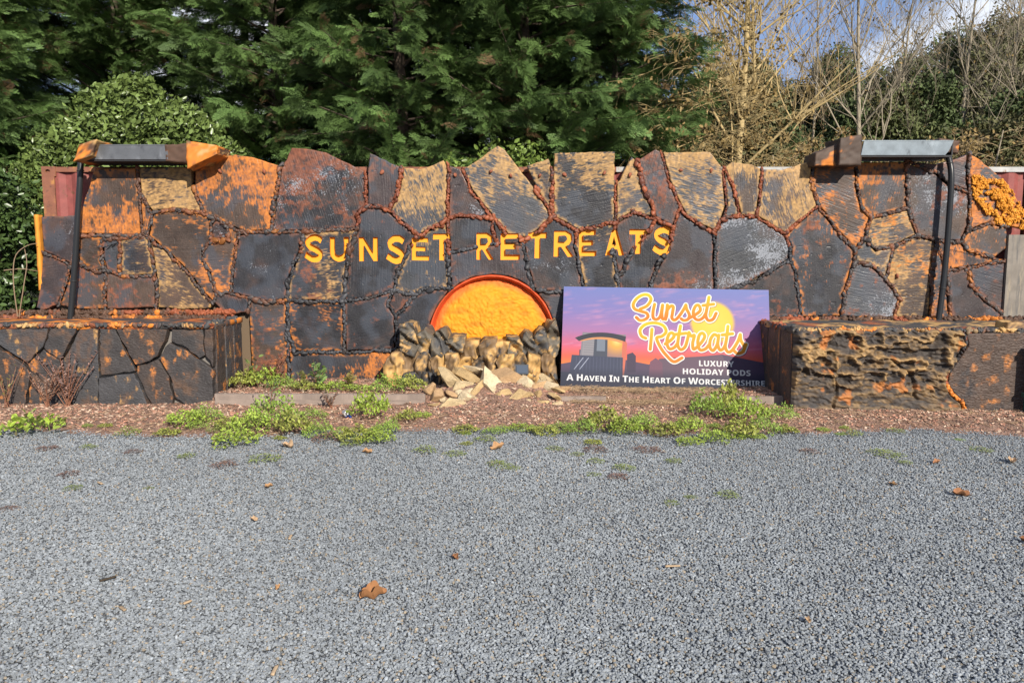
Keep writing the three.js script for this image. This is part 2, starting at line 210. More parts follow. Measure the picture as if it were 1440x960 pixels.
// carved letters
const LET = [['S', 429, 453, 332, 366], ['U', 466, 489, 334, 365], ['N', 506, 530, 334, 366], ['S', 544, 568, 333, 368], ['E', 580, 602, 335, 365], ['T', 610, 632, 329, 365],
  ['R', 671, 693, 328, 364], ['E', 705, 730, 329, 364], ['T', 744, 768, 328, 362], ['R', 780, 806, 325, 360], ['E', 815, 838, 324, 359], ['A', 852, 877, 324, 358], ['T', 886, 910, 323, 356], ['S', 919, 945, 321, 356]];
function thick(line, w) { const L = [], R = []; for (let i = 0; i < line.length; i++) { const a = line[Math.max(0, i - 1)], b = line[Math.min(line.length - 1, i + 1)], dx = b[0] - a[0], dy = b[1] - a[1], l = Math.hypot(dx, dy); L.push([line[i][0] - dy / l * w, line[i][1] + dx / l * w]); R.unshift([line[i][0] + dy / l * w, line[i][1] - dx / l * w]); } return [...L, ...R]; }
const spline = (pts, n) => new THREE.CatmullRomCurve3(pts.map((p) => new THREE.Vector3(p[0], p[1], 0)), false, 'catmullrom', 0.5).getPoints(n).map((p) => [p.x, p.y]);
const GLYPH = {
  S: [thick(spline([[0.92, 0.80], [0.72, 0.91], [0.42, 0.90], [0.20, 0.75], [0.30, 0.58], [0.62, 0.45], [0.85, 0.28], [0.70, 0.10], [0.40, 0.09], [0.06, 0.26]], 26), 0.13)],
  U: [thick(spline([[0.12, 1], [0.12, 0.6], [0.14, 0.25], [0.34, 0.10], [0.62, 0.10], [0.84, 0.26], [0.88, 0.6], [0.88, 1]], 24), 0.14)],
  N: [[[0, 0], [0, 1], [0.26, 1], [0.72, 0.36], [0.74, 1], [1, 1], [1, 0], [0.76, 0], [0.27, 0.66], [0.25, 0]]],
  E: [[[0, 0], [0, 1], [0.95, 1], [0.95, 0.80], [0.26, 0.80], [0.26, 0.60], [0.8, 0.60], [0.8, 0.41], [0.26, 0.41], [0.26, 0.2], [1, 0.2], [1, 0]]],
  T: [[[0, 0.78], [0, 1], [1, 1], [1, 0.78], [0.66, 0.78], [0.65, 0], [0.34, 0], [0.35, 0.78]]],
  R: [[[0, 0], [0, 1], [0.62, 1], [0.90, 0.88], [0.94, 0.66], [0.80, 0.48], [0.62, 0.42], [1, 0], [0.70, 0], [0.36, 0.38], [0.26, 0.38], [0.25, 0]], [[0.25, 0.80], [0.25, 0.57], [0.56, 0.57], [0.68, 0.66], [0.64, 0.78], [0.55, 0.81]]],
  A: [[[0, 0], [0.36, 1], [0.64, 1], [1, 0], [0.75, 0], [0.67, 0.24], [0.32, 0.24], [0.25, 0]], [[0.39, 0.42], [0.60, 0.42], [0.50, 0.76]]],
};
const letterMat = std({ color: lin(0.66, 0.275, 0.018), roughness: 0.6 }), letterSide = letterMat;
const letters = LET.map(([ch, xa, xb, ya, yb], i) => {
  const a = onZ(xa - 1, yb + 1, 0), b = onZ(xb + 1, ya - 1, 0), R = rng(70 + i), map = (p) => [mix(a.x, b.x, p[0]) + (R() - 0.5) * 0.006, mix(a.y, b.y, p[1]) + (R() - 0.5) * 0.006];
  const rings = GLYPH[ch].map((r) => r.map(map)); return { ch, rings, box: [a.x - 0.02, b.x + 0.02, a.y - 0.02, b.y + 0.02] };
});
function prism(rings, z0, z1) { const g = new THREE.ExtrudeGeometry(shapeOf(rings[0], rings.slice(1)), { depth: z1 - z0, bevelEnabled: false, curveSegments: 1 }); g.translate(0, 0, z0); g.clearGroups(); return g; }

// the wall itself
const wall = thing('feature_wall', 'long wall of jagged painted slabs with carved SUNSET RETREATS letters and half sun', 'wall');
wall.userData.kind = 'thing';
const evaluator = new Evaluator(); evaluator.useGroups = true; evaluator.attributes = ['position', 'normal', 'uv'];
FACES.forEach((f, i) => {
  const R = rng(300 + i), k = f.c[0] < 0 ? 0 : 1, poly = ragged(inset(f.poly, 0.014 + R() * 0.006), 0.07, 0.006, 40 + i), front = -0.004 + (R() - 0.5) * 0.022;
  let g = slabUV(slabGeo(poly, -0.10, front), k), mat = slabMats[k];
  const cuts = letters.filter((l) => l.box[0] < f.box[1] && l.box[1] > f.box[0] && l.box[2] < f.box[3] && l.box[3] > f.box[2]);
  if (cuts.length) {
    let b = new Brush(mergeVertices(g, 1e-5), mat); b.updateMatrixWorld();
    for (const l of cuts) { const c = new Brush(slabUV(prism(l.rings, -0.055, 0.1), k), letterSide); c.updateMatrixWorld(); b = evaluator.evaluate(b, c, SUBTRACTION); b.updateMatrixWorld(); }
    g = b.geometry; mat = b.material;
  }
  part('slab', g, mat, wall);
});
letters.forEach((l, i) => { part('letter', prism(l.rings, -0.075, -0.036 - (i % 3) * 0.002), letterMat, wall).userData.label = 'carved orange painted letter ' + l.ch; });

// beads of mortar along the seams, one part for each pair of slabs
const LUMPS = [0, 1, 2].map((s) => { let g = new THREE.IcosahedronGeometry(1, 1); g.deleteAttribute('uv'); g.deleteAttribute('normal'); g = mergeVertices(g); const p = g.attributes.position; for (let i = 0; i < p.count; i++) { const k = 0.72 + 0.56 * n3(p.getX(i) * 1.7 + s * 9, p.getY(i) * 1.7, p.getZ(i) * 1.7, 4); p.setXYZ(i, p.getX(i) * k, p.getY(i) * k, p.getZ(i) * k); } g.computeVertexNormals(); return g; });
class Soup {
  constructor() { this.p = []; this.n = []; this.c = []; this.i = []; }
  add(g, m, color) { const o = this.p.length / 3, v = new THREE.Vector3(), nm = new THREE.Matrix3().getNormalMatrix(m), p = g.attributes.position, n = g.attributes.normal; for (let k = 0; k < p.count; k++) { v.fromBufferAttribute(p, k).applyMatrix4(m); this.p.push(v.x, v.y, v.z); v.fromBufferAttribute(n, k).applyMatrix3(nm).normalize(); this.n.push(v.x, v.y, v.z); this.c.push(...color); } if (g.index) for (const q of g.index.array) this.i.push(q + o); else for (let k = 0; k < p.count; k++) this.i.push(k + o); }
  build() { const g = new THREE.BufferGeometry(); g.setAttribute('position', new THREE.Float32BufferAttribute(this.p, 3)); g.setAttribute('normal', new THREE.Float32BufferAttribute(this.n, 3)); g.setAttribute('color', new THREE.Float32BufferAttribute(this.c, 3)); g.setIndex(this.i); return g; }
}
const mortarMat = std({ vertexColors: true, roughness: 0.5 });
const M4 = new THREE.Matrix4(), Q4 = new THREE.Quaternion(), E3 = new THREE.Euler(), V3 = (x, y, z) => new THREE.Vector3(x, y, z);
const place = (x, y, z, rx, ry, rz, sx, sy, sz) => new THREE.Matrix4().compose(V3(x, y, z), new THREE.Quaternion().setFromEuler(new THREE.Euler(rx, ry, rz)), V3(sx, sy, sz));
const MORTAR = { rust: [[0.06, 0.030, 0.024], [0.14, 0.042, 0.022], [0.21, 0.062, 0.028], [0.10, 0.036, 0.024]], black: [[0.028, 0.028, 0.031], [0.050, 0.050, 0.055], [0.035, 0.030, 0.029]], mixed: [[0.040, 0.033, 0.031], [0.085, 0.042, 0.028], [0.055, 0.046, 0.044], [0.14, 0.055, 0.028], [0.26, 0.10, 0.03]] };
function beads(runs, line, seed, r, z, palette) {   // a run ends where a carved letter cuts the seam
  const R = rng(seed); let carry = 0, soup = runs[runs.length - 1];
  for (let i = 0; i + 1 < line.length; i++) {
    const a = line[i], b = line[i + 1], L = Math.hypot(b[0] - a[0], b[1] - a[1]), ang = Math.atan2(b[1] - a[1], b[0] - a[0]);
    let t = carry;
    while (t < L) {
      const q = t / L, x = mix(a[0], b[0], q), y = mix(a[1], b[1], q), fat = 0.45 + 1.25 * f2(x * 5 + seed, y * 5, 3, 3), wob = (f2(x * 9, y * 9 + seed, 4, 2) - 0.5) * 0.045, tone = n2(x * 7, y * 7, 6);
      if (letters.some((l) => x > l.box[0] && x < l.box[1] && inside(l.rings[0], x, y))) { if (soup.p.length) runs.push(soup = new Soup()); t += 0.012; continue; }
      const c = palette[Math.floor(clamp(tone * 0.7 + R() * 0.3, 0, 0.999) * palette.length)], w = 0.65 + R() * 0.6, k = r * fat * (0.6 + R() * 0.7), off = wob + (R() - 0.5) * r * 1.2;
      soup.add(LUMPS[Math.floor(R() * 3)], place(x - Math.sin(ang) * off, y + Math.cos(ang) * off, z - 0.004 + R() * 0.014 * fat, (R() - 0.5) * 1.2, (R() - 0.5) * 1.2, ang + (R() - 0.5) * 1.3, k * (1.1 + R() * 1.0), k * (0.7 + 0.5 * R()), k * 0.8), [c[0] * w, c[1] * w, c[2] * w]);
      if (R() < 0.35) { const k2 = k * 0.55, o2 = off + (R() - 0.5) * r * 3.2; soup.add(LUMPS[Math.floor(R() * 3)], place(x - Math.sin(ang) * o2, y + Math.cos(ang) * o2, z, R() * 6, R() * 6, R() * 6, k2, k2, k2 * 0.7), [c[0] * w, c[1] * w, c[2] * w]); }
      t += k * (0.55 + R() * 0.8);
    }
    carry = t - L;
  }
}
{
  const edges = new Map();
  for (const f of FACES) f.nodes.forEach((n, i) => { const m = f.nodes[(i + 1) % f.nodes.length], k = [n, m].sort().join(' '); if (!edges.has(k)) edges.set(k, []); edges.get(k).push(f.id); });
  const pairs = new Map();
  for (const [k, ids] of edges) { if (/sn|\by1\b|ac2 ac3/.test(k)) continue; const key = ids.length > 1 ? ids.slice(0, 2).sort((a, b) => a - b).join('-') : null; if (!key) continue; if (!pairs.has(key)) pairs.set(key, []); pairs.get(key).push(k.split(' ')); }
  let s = 0;
  for (const [key, list] of pairs) {
    const runs = [new Soup()], R = rng(5000 + s++), r = 0.0135 + R() * 0.008;
    const cut = list.some(([a, b]) => letters.some((l) => l.box[0] < Math.max(N[a].w[0], N[b].w[0]) && l.box[1] > Math.min(N[a].w[0], N[b].w[0]) && l.box[2] < Math.max(N[a].w[1], N[b].w[1]) && l.box[3] > Math.min(N[a].w[1], N[b].w[1])));
    for (const [a, b] of list) {
      if (cut && runs[runs.length - 1].p.length) runs.push(new Soup());
      const px = (N[a][0] + N[b][0]) / 2, py = (N[a][1] + N[b][1]) / 2, pal = px > 500 && px < 1140 && py < 342 ? MORTAR.rust : px < 400 || px > 1140 ? MORTAR.mixed : py > 345 ? MORTAR.black : MORTAR.mixed;
      beads(runs, [N[a].w, N[b].w], 6000 + s * 7 + list.indexOf(list.find((q) => q[0] === a)), r, -0.002, pal);
    }
    for (const soup of runs) if (soup.p.length) part('mortar_seam', soup.build(), mortarMat, wall);
  }
}
// half sun: a red cone-shaped reveal cut into the slabs and a bulging roughcast disc inside it
{
  const c = onZ(SUN_C[0], SUN_C[1], 0), e = onZ(SUN_C[0] + SUN_R, SUN_C[1], 0), R = e.x - c.x, emblem = new THREE.Group(); emblem.name = 'sun_emblem'; emblem.position.set(c.x, c.y, 0); wall.add(emblem);
  const rim = new THREE.BufferGeometry(), P = [], I = [], prof = [[R + 0.03, -0.03], [R + 0.024, 0.0], [R + 0.016, 0.006], [R + 0.004, 0.003], [R - 0.03, -0.11]], S = 72;
  for (let i = 0; i <= S; i++) { const a = -0.12 + (Math.PI + 0.24) * i / S; prof.forEach(([r, z], k) => { const w = (f2(i * 0.4, k * 3, 5) - 0.5) * 0.02; P.push(Math.cos(a) * (r + w), Math.sin(a) * (r + w), z); }); }
  for (let i = 0; i < S; i++) for (let k = 0; k + 1 < prof.length; k++) { const a = i * prof.length + k, b = a + prof.length; I.push(a, b, a + 1, b, b + 1, a + 1); }
  rim.setAttribute('position', new THREE.Float32BufferAttribute(P, 3)); rim.setIndex(I); rim.computeVertexNormals();
  paint(rim, (x, y) => { const t = 0.8 + 0.4 * f2(x * 9, y * 9, 6); return [0.46 * t, 0.062 * t, 0.018 * t]; });
  part('rim', rim, std({ vertexColors: true, roughness: 0.6, side: THREE.DoubleSide }), emblem);
  const D = new THREE.BufferGeometry(), Q = [], J = [], nr = 70, na = 150, Rd = R - 0.022;
  for (let i = 0; i <= nr; i++) for (let k = 0; k <= na; k++) {
    const r = Rd * i / nr, a = -0.12 + (Math.PI + 0.24) * k / na, x = Math.cos(a) * r, y = Math.sin(a) * r, t = r / Rd, crack = Math.max(0, 1 - Math.abs(y - 0.43 - 0.03 * Math.sin(x * 4) - 0.02 * n2(x * 20, 1, 3)) / 0.008) * step(0.3, 0.5, n2(x * 3 + 2, 4, 8));
    Q.push(x, y, -0.105 + 0.085 * Math.sqrt(Math.max(0, 1 - t * t)) + 0.022 * (f2(x * 14, y * 14, 9, 4) - 0.5) + 0.014 * (n2(x * 45, y * 45, 12) - 0.5) - 0.012 * crack);
  }
  for (let i = 0; i < nr; i++) for (let k = 0; k < na; k++) { const a = i * (na + 1) + k, b = a + na + 1; J.push(a, b, a + 1, b, b + 1, a + 1); }
  D.setAttribute('position', new THREE.Float32BufferAttribute(Q, 3)); D.setIndex(J); D.computeVertexNormals();
  paint(D, (x, y) => { const r = Math.hypot(x, y) / Rd, t = 0.75 + 0.5 * f2(x * 22, y * 22, 15), m = step(0.84, 0.97, r + 0.10 * (f2(x * 6, y * 6, 16) - 0.5)), g = step(0.56, 0.72, f2(x * 5 + 3, y * 12, 17)) * 0.5; const c0 = mixc(mixc([0.54, 0.215, 0.011], [0.36, 0.125, 0.010], g), [0.66, 0.13, 0.025], m); return [c0[0] * t, c0[1] * t, c0[2] * t]; });
  part('disc', D, std({ vertexColors: true, roughness: 0.75, side: THREE.DoubleSide }), emblem);
}
// rusty fixing bolts in dished holes near the slab tops
{
  const rust = std({ color: lin(0.22, 0.075, 0.04), roughness: 0.8 }), bolt = LUMPS[1];
  for (const [x, y] of [[690, 241], [718, 247], [759, 247], [794, 245], [850, 243], [886, 246], [957, 239], [1000, 240], [309, 241], [371, 241], [537, 242], [640, 246], [1262, 388]]) { const p = onZ(x, y, 0), g = bolt.clone(); g.applyMatrix4(place(p.x, p.y, 0.004, x, y, 1, 0.034, 0.024, 0.018)); part('bolt', g, rust, wall); }
}
// lumpy orange foam sprayed on the end slab
{
  const soup = new Soup(), R = rng(812), poly = [[1366, 238], [1385, 252], [1410, 252], [1432, 280], [1442, 302], [1440, 323], [1415, 316], [1390, 312], [1384, 296], [1368, 276]].map(([x, y]) => { const p = onZ(x, y, 0); return [p.x, p.y]; });
  for (let k = 0; k < 9000; k++) { const x = mix(poly[0][0], poly[4][0] + 0.05, R()), y = mix(poly[5][1] - 0.05, poly[2][1] + 0.05, R()), den = f2(x * 16, y * 16, 3, 3); if (!inside(poly, x, y) || den < 0.44) continue; const r = 0.005 + R() * R() * 0.012, t = 0.6 + R() * 0.5; soup.add(LUMPS[k % 3], place(x, y, 0.004 + 0.10 * (den - 0.44), R() * 6, R() * 6, R() * 6, r * 1.4, r, r * 0.8), [0.60 * t, 0.245 * t, 0.024 * t]); }
  part('foam_patch', soup.build(), mortarMat, wall);
}

// ---------------------------------------------------------------- shipping container that carries the wall
function grimeTexture(base, spots, seed, rep = 1, W = 512, sx = 6, sy = 6) {
  const d = new Uint8Array(W * W * 4), to = (z) => 255 * Math.pow(clamp(z), 1 / 2.2);
  for (let j = 0; j < W; j++) for (let i = 0; i < W; i++) {
    const per = (fx, fy, q) => pn(i / W * fx, j / W * fy, fx, fy, q, 4);
    let c = base.map((q) => q * (0.75 + 0.5 * per(sx * 2, sy * 2, seed))); const fine = 0.85 + 0.3 * hash3(i, j, seed);
    for (const [col, lo, hi, fx, fy] of spots) c = mixc(c, col, step(lo, hi + 0.06, per(fx, fy, seed + 31 + fx)) * (0.25 + 0.75 * step(0.35, 0.62, per(fx * 5, fy * 5, seed + 7))));
    const o = (j * W + i) * 4; for (let k = 0; k < 3; k++) d[o + k] = to(c[k] * fine); d[o + 3] = 255;
  }
  const t = new THREE.DataTexture(d, W, W); t.wrapS = t.wrapT = THREE.RepeatWrapping; t.magFilter = t.minFilter = THREE.LinearFilter; t.colorSpace = THREE.SRGBColorSpace; t.repeat.set(rep, rep); t.needsUpdate = true; return t;
}
function boxUV(g, s = 1) { const p = g.attributes.position, n = g.attributes.normal, u = new Float32Array(p.count * 2); for (let i = 0; i < p.count; i++) { const ax = Math.abs(n.getX(i)), ay = Math.abs(n.getY(i)), az = Math.abs(n.getZ(i)); const [a, b] = az >= ax && az >= ay ? [p.getX(i), p.getY(i)] : ax >= ay ? [p.getZ(i), p.getY(i)] : [p.getX(i), p.getZ(i)]; u[i * 2] = a * s; u[i * 2 + 1] = b * s; } g.setAttribute('uv', new THREE.BufferAttribute(u, 2)); return g; }
const box = (x0, x1, y0, y1, z0, z1) => { const g = new THREE.BoxGeometry(x1 - x0, y1 - y0, z1 - z0); g.translate((x0 + x1) / 2, (y0 + y1) / 2, (z0 + z1) / 2); return boxUV(g); };
const redMat = std({ map: grimeTexture([0.20, 0.052, 0.045], [[[0.28, 0.12, 0.09], 0.6, 0.75, 5, 3], [[0.13, 0.05, 0.03], 0.62, 0.72, 18, 14]], 11), roughness: 0.6 });
const rustRail = std({ map: grimeTexture([0.19, 0.075, 0.045], [[[0.33, 0.15, 0.05], 0.52, 0.7, 9, 9], [[0.08, 0.04, 0.03], 0.6, 0.72, 22, 22]], 17), roughness: 0.8 });
const greyRail = std({ map: grimeTexture([0.34, 0.34, 0.33], [[[0.22, 0.12, 0.08], 0.6, 0.72, 12, 9]], 23), roughness: 0.6 });
const CX0 = onZ(58, 236, -0.14).x, CX1 = CX0 + 12.19, CTOP = onZ(60, 234, -0.14).y, CBOT = CTOP - 2.59, CZ = -0.13;
{
  const c = thing('shipping_container', 'faded red corrugated shipping container behind the slab wall', 'container');
  const sh = [], seg = 0.278; for (let x = CX0 + 0.12; x < CX1 - 0.12; x += seg) { sh.push([x, 0], [x + 0.072, 0], [x + 0.14, -0.036], [x + 0.21, -0.036]); }
  const P = [], I = []; sh.forEach(([x, z]) => P.push(x, CBOT + 0.15, CZ - 0.02 + z, x, CTOP - 0.06, CZ - 0.02 + z)); for (let i = 0; i + 1 < sh.length; i++) I.push(i * 2, i * 2 + 2, i * 2 + 1, i * 2 + 2, i * 2 + 3, i * 2 + 1);
  let g = new THREE.BufferGeometry(); g.setAttribute('position', new THREE.Float32BufferAttribute(P, 3)); g.setIndex(I); g = g.toNonIndexed(); g.computeVertexNormals(); part('side_panel', boxUV(g), Object.assign(redMat, { side: THREE.DoubleSide }), c);
  for (const [x0, x1] of [[CX0, CX0 + 0.15], [CX1 - 0.15, CX1]]) { part('corner_post', box(x0, x1, CBOT + 0.12, CTOP - 0.118, CZ - 0.16, CZ), rustRail, c); part('corner_post', box(x0, x1, CBOT + 0.12, CTOP - 0.118, CZ - 2.44, CZ - 2.28), rustRail, c); }
  for (const x of [CX0, CX1 - 0.17]) for (const y of [CTOP - 0.118, CBOT]) for (const z of [CZ - 0.17, CZ - 2.44]) {
    const s = new THREE.Shape(); s.moveTo(x, y); s.lineTo(x + 0.17, y); s.lineTo(x + 0.17, y + 0.118); s.lineTo(x, y + 0.118); const h = new THREE.Path(); h.absellipse(x + 0.075, y + 0.06, 0.03, 0.024, 0, Math.PI * 2); s.holes.push(h);
    const q = new THREE.ExtrudeGeometry(s, { depth: 0.02, bevelEnabled: false, curveSegments: 10 }); q.translate(0, 0, z + 0.152); part('corner_casting', boxUV(q), rustRail, c); part('corner_casting', box(x + 0.002, x + 0.168, y + 0.002, y + 0.116, z, z + 0.14), rustRail, c);
  }
  part('top_rail', box(CX0 + 0.17, CX0 + 7.0, CTOP - 0.065, CTOP - 0.005, CZ - 0.07, CZ - 0.005), rustRail, c); part('top_rail', box(CX0 + 7.001, CX1 - 0.17, CTOP - 0.065, CTOP - 0.005, CZ - 0.07, CZ - 0.005), greyRail, c);
  part('bottom_rail', box(CX0 + 0.17, CX1 - 0.17, CBOT + 0.01, CBOT + 0.15, CZ - 0.08, CZ - 0.004), rustRail, c);
  part('roof', box(CX0 + 0.02, CX1 - 0.02, CTOP - 0.05, CTOP - 0.03, CZ - 2.42, CZ - 0.07), greyRail, c);
  for (const x of [CX0 + 0.03, CX1 - 0.05]) part('end_panel', box(x, x + 0.02, CBOT + 0.12, CTOP - 0.05, CZ - 2.3, CZ - 0.15), redMat, c);
  part('back_panel', box(CX0 + 0.15, CX1 - 0.15, CBOT + 0.1, CTOP - 0.05, CZ - 2.43, CZ - 2.40), redMat, c);
}
// dark board behind the seams of the slabs
part('backing_board', box(onZ(70, 330, 0).x, onZ(1405, 330, 0).x, 0.1, onZ(200, 305, 0).y, -0.125, -0.102), std({ color: lin(0.12, 0.085, 0.055) }), wall);
part('backing_board', box(onZ(140, 330, 0).x, onZ(1360, 330, 0).x, onZ(200, 304.5, 0).y, onZ(200, 252, 0).y, -0.125, -0.102), std({ color: lin(0.12, 0.085, 0.055) }), wall);
{ // ochre edge board on the wall's end
  const a = onZ(50, 302, -0.05), b = onZ(57, 408, -0.05); const g = lumpBox(0.045, a.y - b.y, 0.1, 0.03, (x, y, z) => 0.012 * (n3(x * 20, y * 20, z * 20, 3) - 0.5)); g.translate((a.x + b.x) / 2 + 0.02, (a.y + b.y) / 2, -0.06); part('edge_strip', g, std({ color: lin(0.55, 0.22, 0.03) }), wall);
  const w = thing('timber_post', 'weathered grey upright board at the end of the slab wall', 'post'); const p = onZ(1419, 330, 0.02), q = onZ(1452, 455, 0.02);
  const tg = boxUV(new THREE.BoxGeometry(q.x - p.x, p.y - 0.62, 0.06, 1, 1, 1)); part('board', tg, std({ map: grimeTexture([0.17, 0.15, 0.128], [[[0.10, 0.095, 0.09], 0.5, 0.7, 30, 2], [[0.24, 0.20, 0.15], 0.58, 0.75, 22, 3]], 29), roughness: 0.85 }), w); w.position.set((p.x + q.x) / 2, (p.y + 0.62) / 2, 0.0);
}

// ---------------------------------------------------------------- lumpy painted foam / rock helper
const DARK = [0.026, 0.024, 0.025], SLATE = [0.048, 0.047, 0.048], ORANGE = [0.52, 0.17, 0.028], OCHRE = [0.42, 0.255, 0.10], RUST = [0.22, 0.065, 0.03], BROWN = [0.075, 0.043, 0.029];
function daub(x, y, z, s, list, base) { let c = base; list.forEach(([col, cov, fr], k) => { const v = f3(x * fr + s, y * fr, z * fr, 60 + k * 5, 3) ; c = mixc(c, col, step(0.80 - cov * 0.6, 0.92 - cov * 0.52, v + 0.25 * (n3(x * fr * 5, y * fr * 5, z * fr * 5, 71 + k) - 0.5))); }); const t = 0.8 + 0.4 * n3(x * 30, y * 30, z * 30, 77); return [c[0] * t, c[1] * t, c[2] * t]; }
const foamMat = std({ vertexColors: true, roughness: 0.62 });
function foamBlock(w, h, d, seed, list, base, amp = 0.05, fr = 5, cell = 0.028) {
  const g = lumpBox(w, h, d, cell, (x, y, z) => amp * (f3(x * fr + seed, y * fr, z * fr, 5, 3) - 0.5) * 2 + 0.012 * (n3(x * 26 + seed, y * 26, z * 26, 6) - 0.5)); return paint(g, (x, y, z) => daub(x, y, z, seed, list, base));
}

// ---------------------------------------------------------------- two spillways with their foam rocks, and the black hoses
const zincTex = (a, b, s) => grimeTexture(a, [[b, 0.5, 0.75, 7, 3], [[a[0] * 0.4, a[1] * 0.4, a[2] * 0.42], 0.58, 0.75, 12, 5]], s);
function spillway(x0, x1, ytop, ybot, zf, label, tex, round) {
  const a = onZ(x0, ybot, zf), b = onZ(x1, ytop, zf), g = thing('spillway', label, 'spillway', [(a.x + b.x) / 2, a.y, 0]), w = b.x - a.x, h = b.y - a.y, mat = std({ map: tex, roughness: 0.38, metalness: 0.35 });
  const front = new THREE.Shape(); front.moveTo(-w / 2, 0); front.lineTo(w / 2, 0); if (round) front.absarc(w / 2, h, h * 0.9, -Math.PI / 2, -Math.PI, true); front.lineTo(round ? w / 2 - h * 0.9 : w / 2, h); front.lineTo(-w / 2, h);
  const fg = new THREE.ExtrudeGeometry(round ? new THREE.Shape([[-w / 2, 0], [w / 2 - h * 0.55, 0], [w / 2 - h * 0.3, h * 0.3], [w / 2 - h * 0.12, h * 0.7], [w / 2, h], [-w / 2 + 0.03, h]].map((p) => new THREE.Vector2(...p))) : front, { depth: 0.006, bevelEnabled: true, bevelSize: 0.003, bevelThickness: 0.003, bevelSegments: 1 }); fg.translate(0, 0, zf); part('front_plate', boxUV(fg), mat, g);
  const lip = new THREE.CylinderGeometry(0.008, 0.008, w, 8); lip.rotateZ(Math.PI / 2); lip.translate(0, h, zf + 0.004); part('lip', lip, mat, g);
  const black = std({ color: lin(0.02, 0.02, 0.022), roughness: 0.6 });
  part('tray', box(-w / 2, w / 2, -0.02, 0.0, -0.12, zf - 0.002), black, g); part('tray', box(-w / 2, w / 2, 0.001, h - 0.02, -0.12, -0.10), black, g);
  for (const s of [-1, 1]) part('tray_end', box(s * w / 2 - 0.008, s * w / 2 + 0.008, 0.002, h - 0.03, -0.098, zf - 0.004), black, g);
  return g;
}
spillway(119, 235, 204, 224, 0.30, 'dark zinc spillway tray above the orange slabs beside red container corner', zincTex([0.12, 0.125, 0.135], [0.25, 0.26, 0.28], 41), false);
spillway(1211, 1341, 198, 218, 0.30, 'pale grey zinc spillway tray with curved end above the silver slab', zincTex([0.13, 0.155, 0.175], [0.18, 0.21, 0.235], 47), true);
function capRock(x0, x1, y0, y1, z0, z1, seed, list, base, label, prof) {
  const a = onZ(x0, y1, z1), b = onZ(x1, y0, z1), w = b.x - a.x, h = b.y - a.y, g = foamBlock(w, h, z1 - z0, seed, list, base, 0.016, 7, 0.022), p = g.attributes.position;
  for (let i = 0; i < p.count; i++) { const u = p.getX(i) / w + 0.5, v = p.getY(i) / h + 0.5, [bl, tl, tr, br] = prof; const lo = mix(bl, br, u), hi = mix(tl, tr, u); p.setY(i, (mix(lo, hi, v) - 0.5) * h); if (prof[4]) p.setX(i, p.getX(i) + prof[4] * (v - 0.5) * w); }
  g.computeVertexNormals(); const m = solo('cap_rock', g, foamMat, label, 'rock', 'foam rocks beside the spillways'); m.position.set((a.x + b.x) / 2, (a.y + b.y) / 2, (z0 + z1) / 2); return m;
}
capRock(107, 131, 196, 227, -0.10, 0.42, 3, [[ORANGE, 0.8, 4], [OCHRE, 0.6, 5]], BROWN, 'orange foam wedge at the outer end of the zinc spillway', [0.0, 0.75, 1.0, 0.25, 0.35]);
capRock(233, 264, 201, 229, -0.08, 0.31, 7, [[ORANGE, 0.45, 6]], BROWN, 'brown and orange foam block against the inner end of the zinc spillway', [0.1, 0.9, 1, 0.0]);
capRock(263, 304, 197, 233, -0.09, 0.34, 9, [[ORANGE, 0.7, 4], [OCHRE, 0.5, 9]], BROWN, 'ochre foam rock leaning beside the domed orange slab', [-0.1, 1, 0.8, 0.45]);
capRock(1146, 1182, 200, 233, -0.12, 0.22, 13, [[ORANGE, 0.32, 5]], [0.07, 0.045, 0.032], 'brown foam rock with an orange sloping top over the ochre slab', [0, 0.55, 1, 0]);
capRock(1180, 1213, 189, 232, -0.12, 0.30, 17, [[ORANGE, 0.36, 7]], [0.06, 0.04, 0.03], 'tall brown foam rock touching the pale spillway plate', [0, 0.9, 1, 0]);
capRock(1320, 1350, 191, 220, -0.08, 0.28, 21, [[ORANGE, 0.5, 6]], BROWN, 'rounded orange and brown foam rock at the curved end of the spillway', [0.25, 0.9, 0.75, 0.15]);
function hose(pts, z, label) { const P = pts.map(([x, y], i) => onZ(x, y, z[i])); const g = thing('feed_pipe', label, 'pipe', [0, 0, 0]); part('pipe', tube(P, 0.034, 12, 40), std({ color: lin(0.018, 0.019, 0.021), roughness: 0.32 }), g); for (const t of [0.15, 0.8]) { const c = new THREE.CatmullRomCurve3(P).getPoint(t), k = new THREE.TorusGeometry(0.037, 0.006, 6, 16); k.rotateX(Math.PI / 2); k.translate(c.x, c.y, c.z); part('clip', k, std({ color: lin(0.03, 0.03, 0.03), roughness: 0.5 }), g); } }
hose([[113, 226], [112, 250], [109, 300], [104, 380], [98, 452]], [0.10, 0.12, 0.13, 0.14, 0.16], 'black pipe running down past the red container corner to the low block');
hose([[1333, 216], [1338, 240], [1335, 310], [1328, 390], [1319, 461]], [0.06, 0.12, 0.14, 0.15, 0.17], 'black pipe curving down over the silver slab to the pitted block');

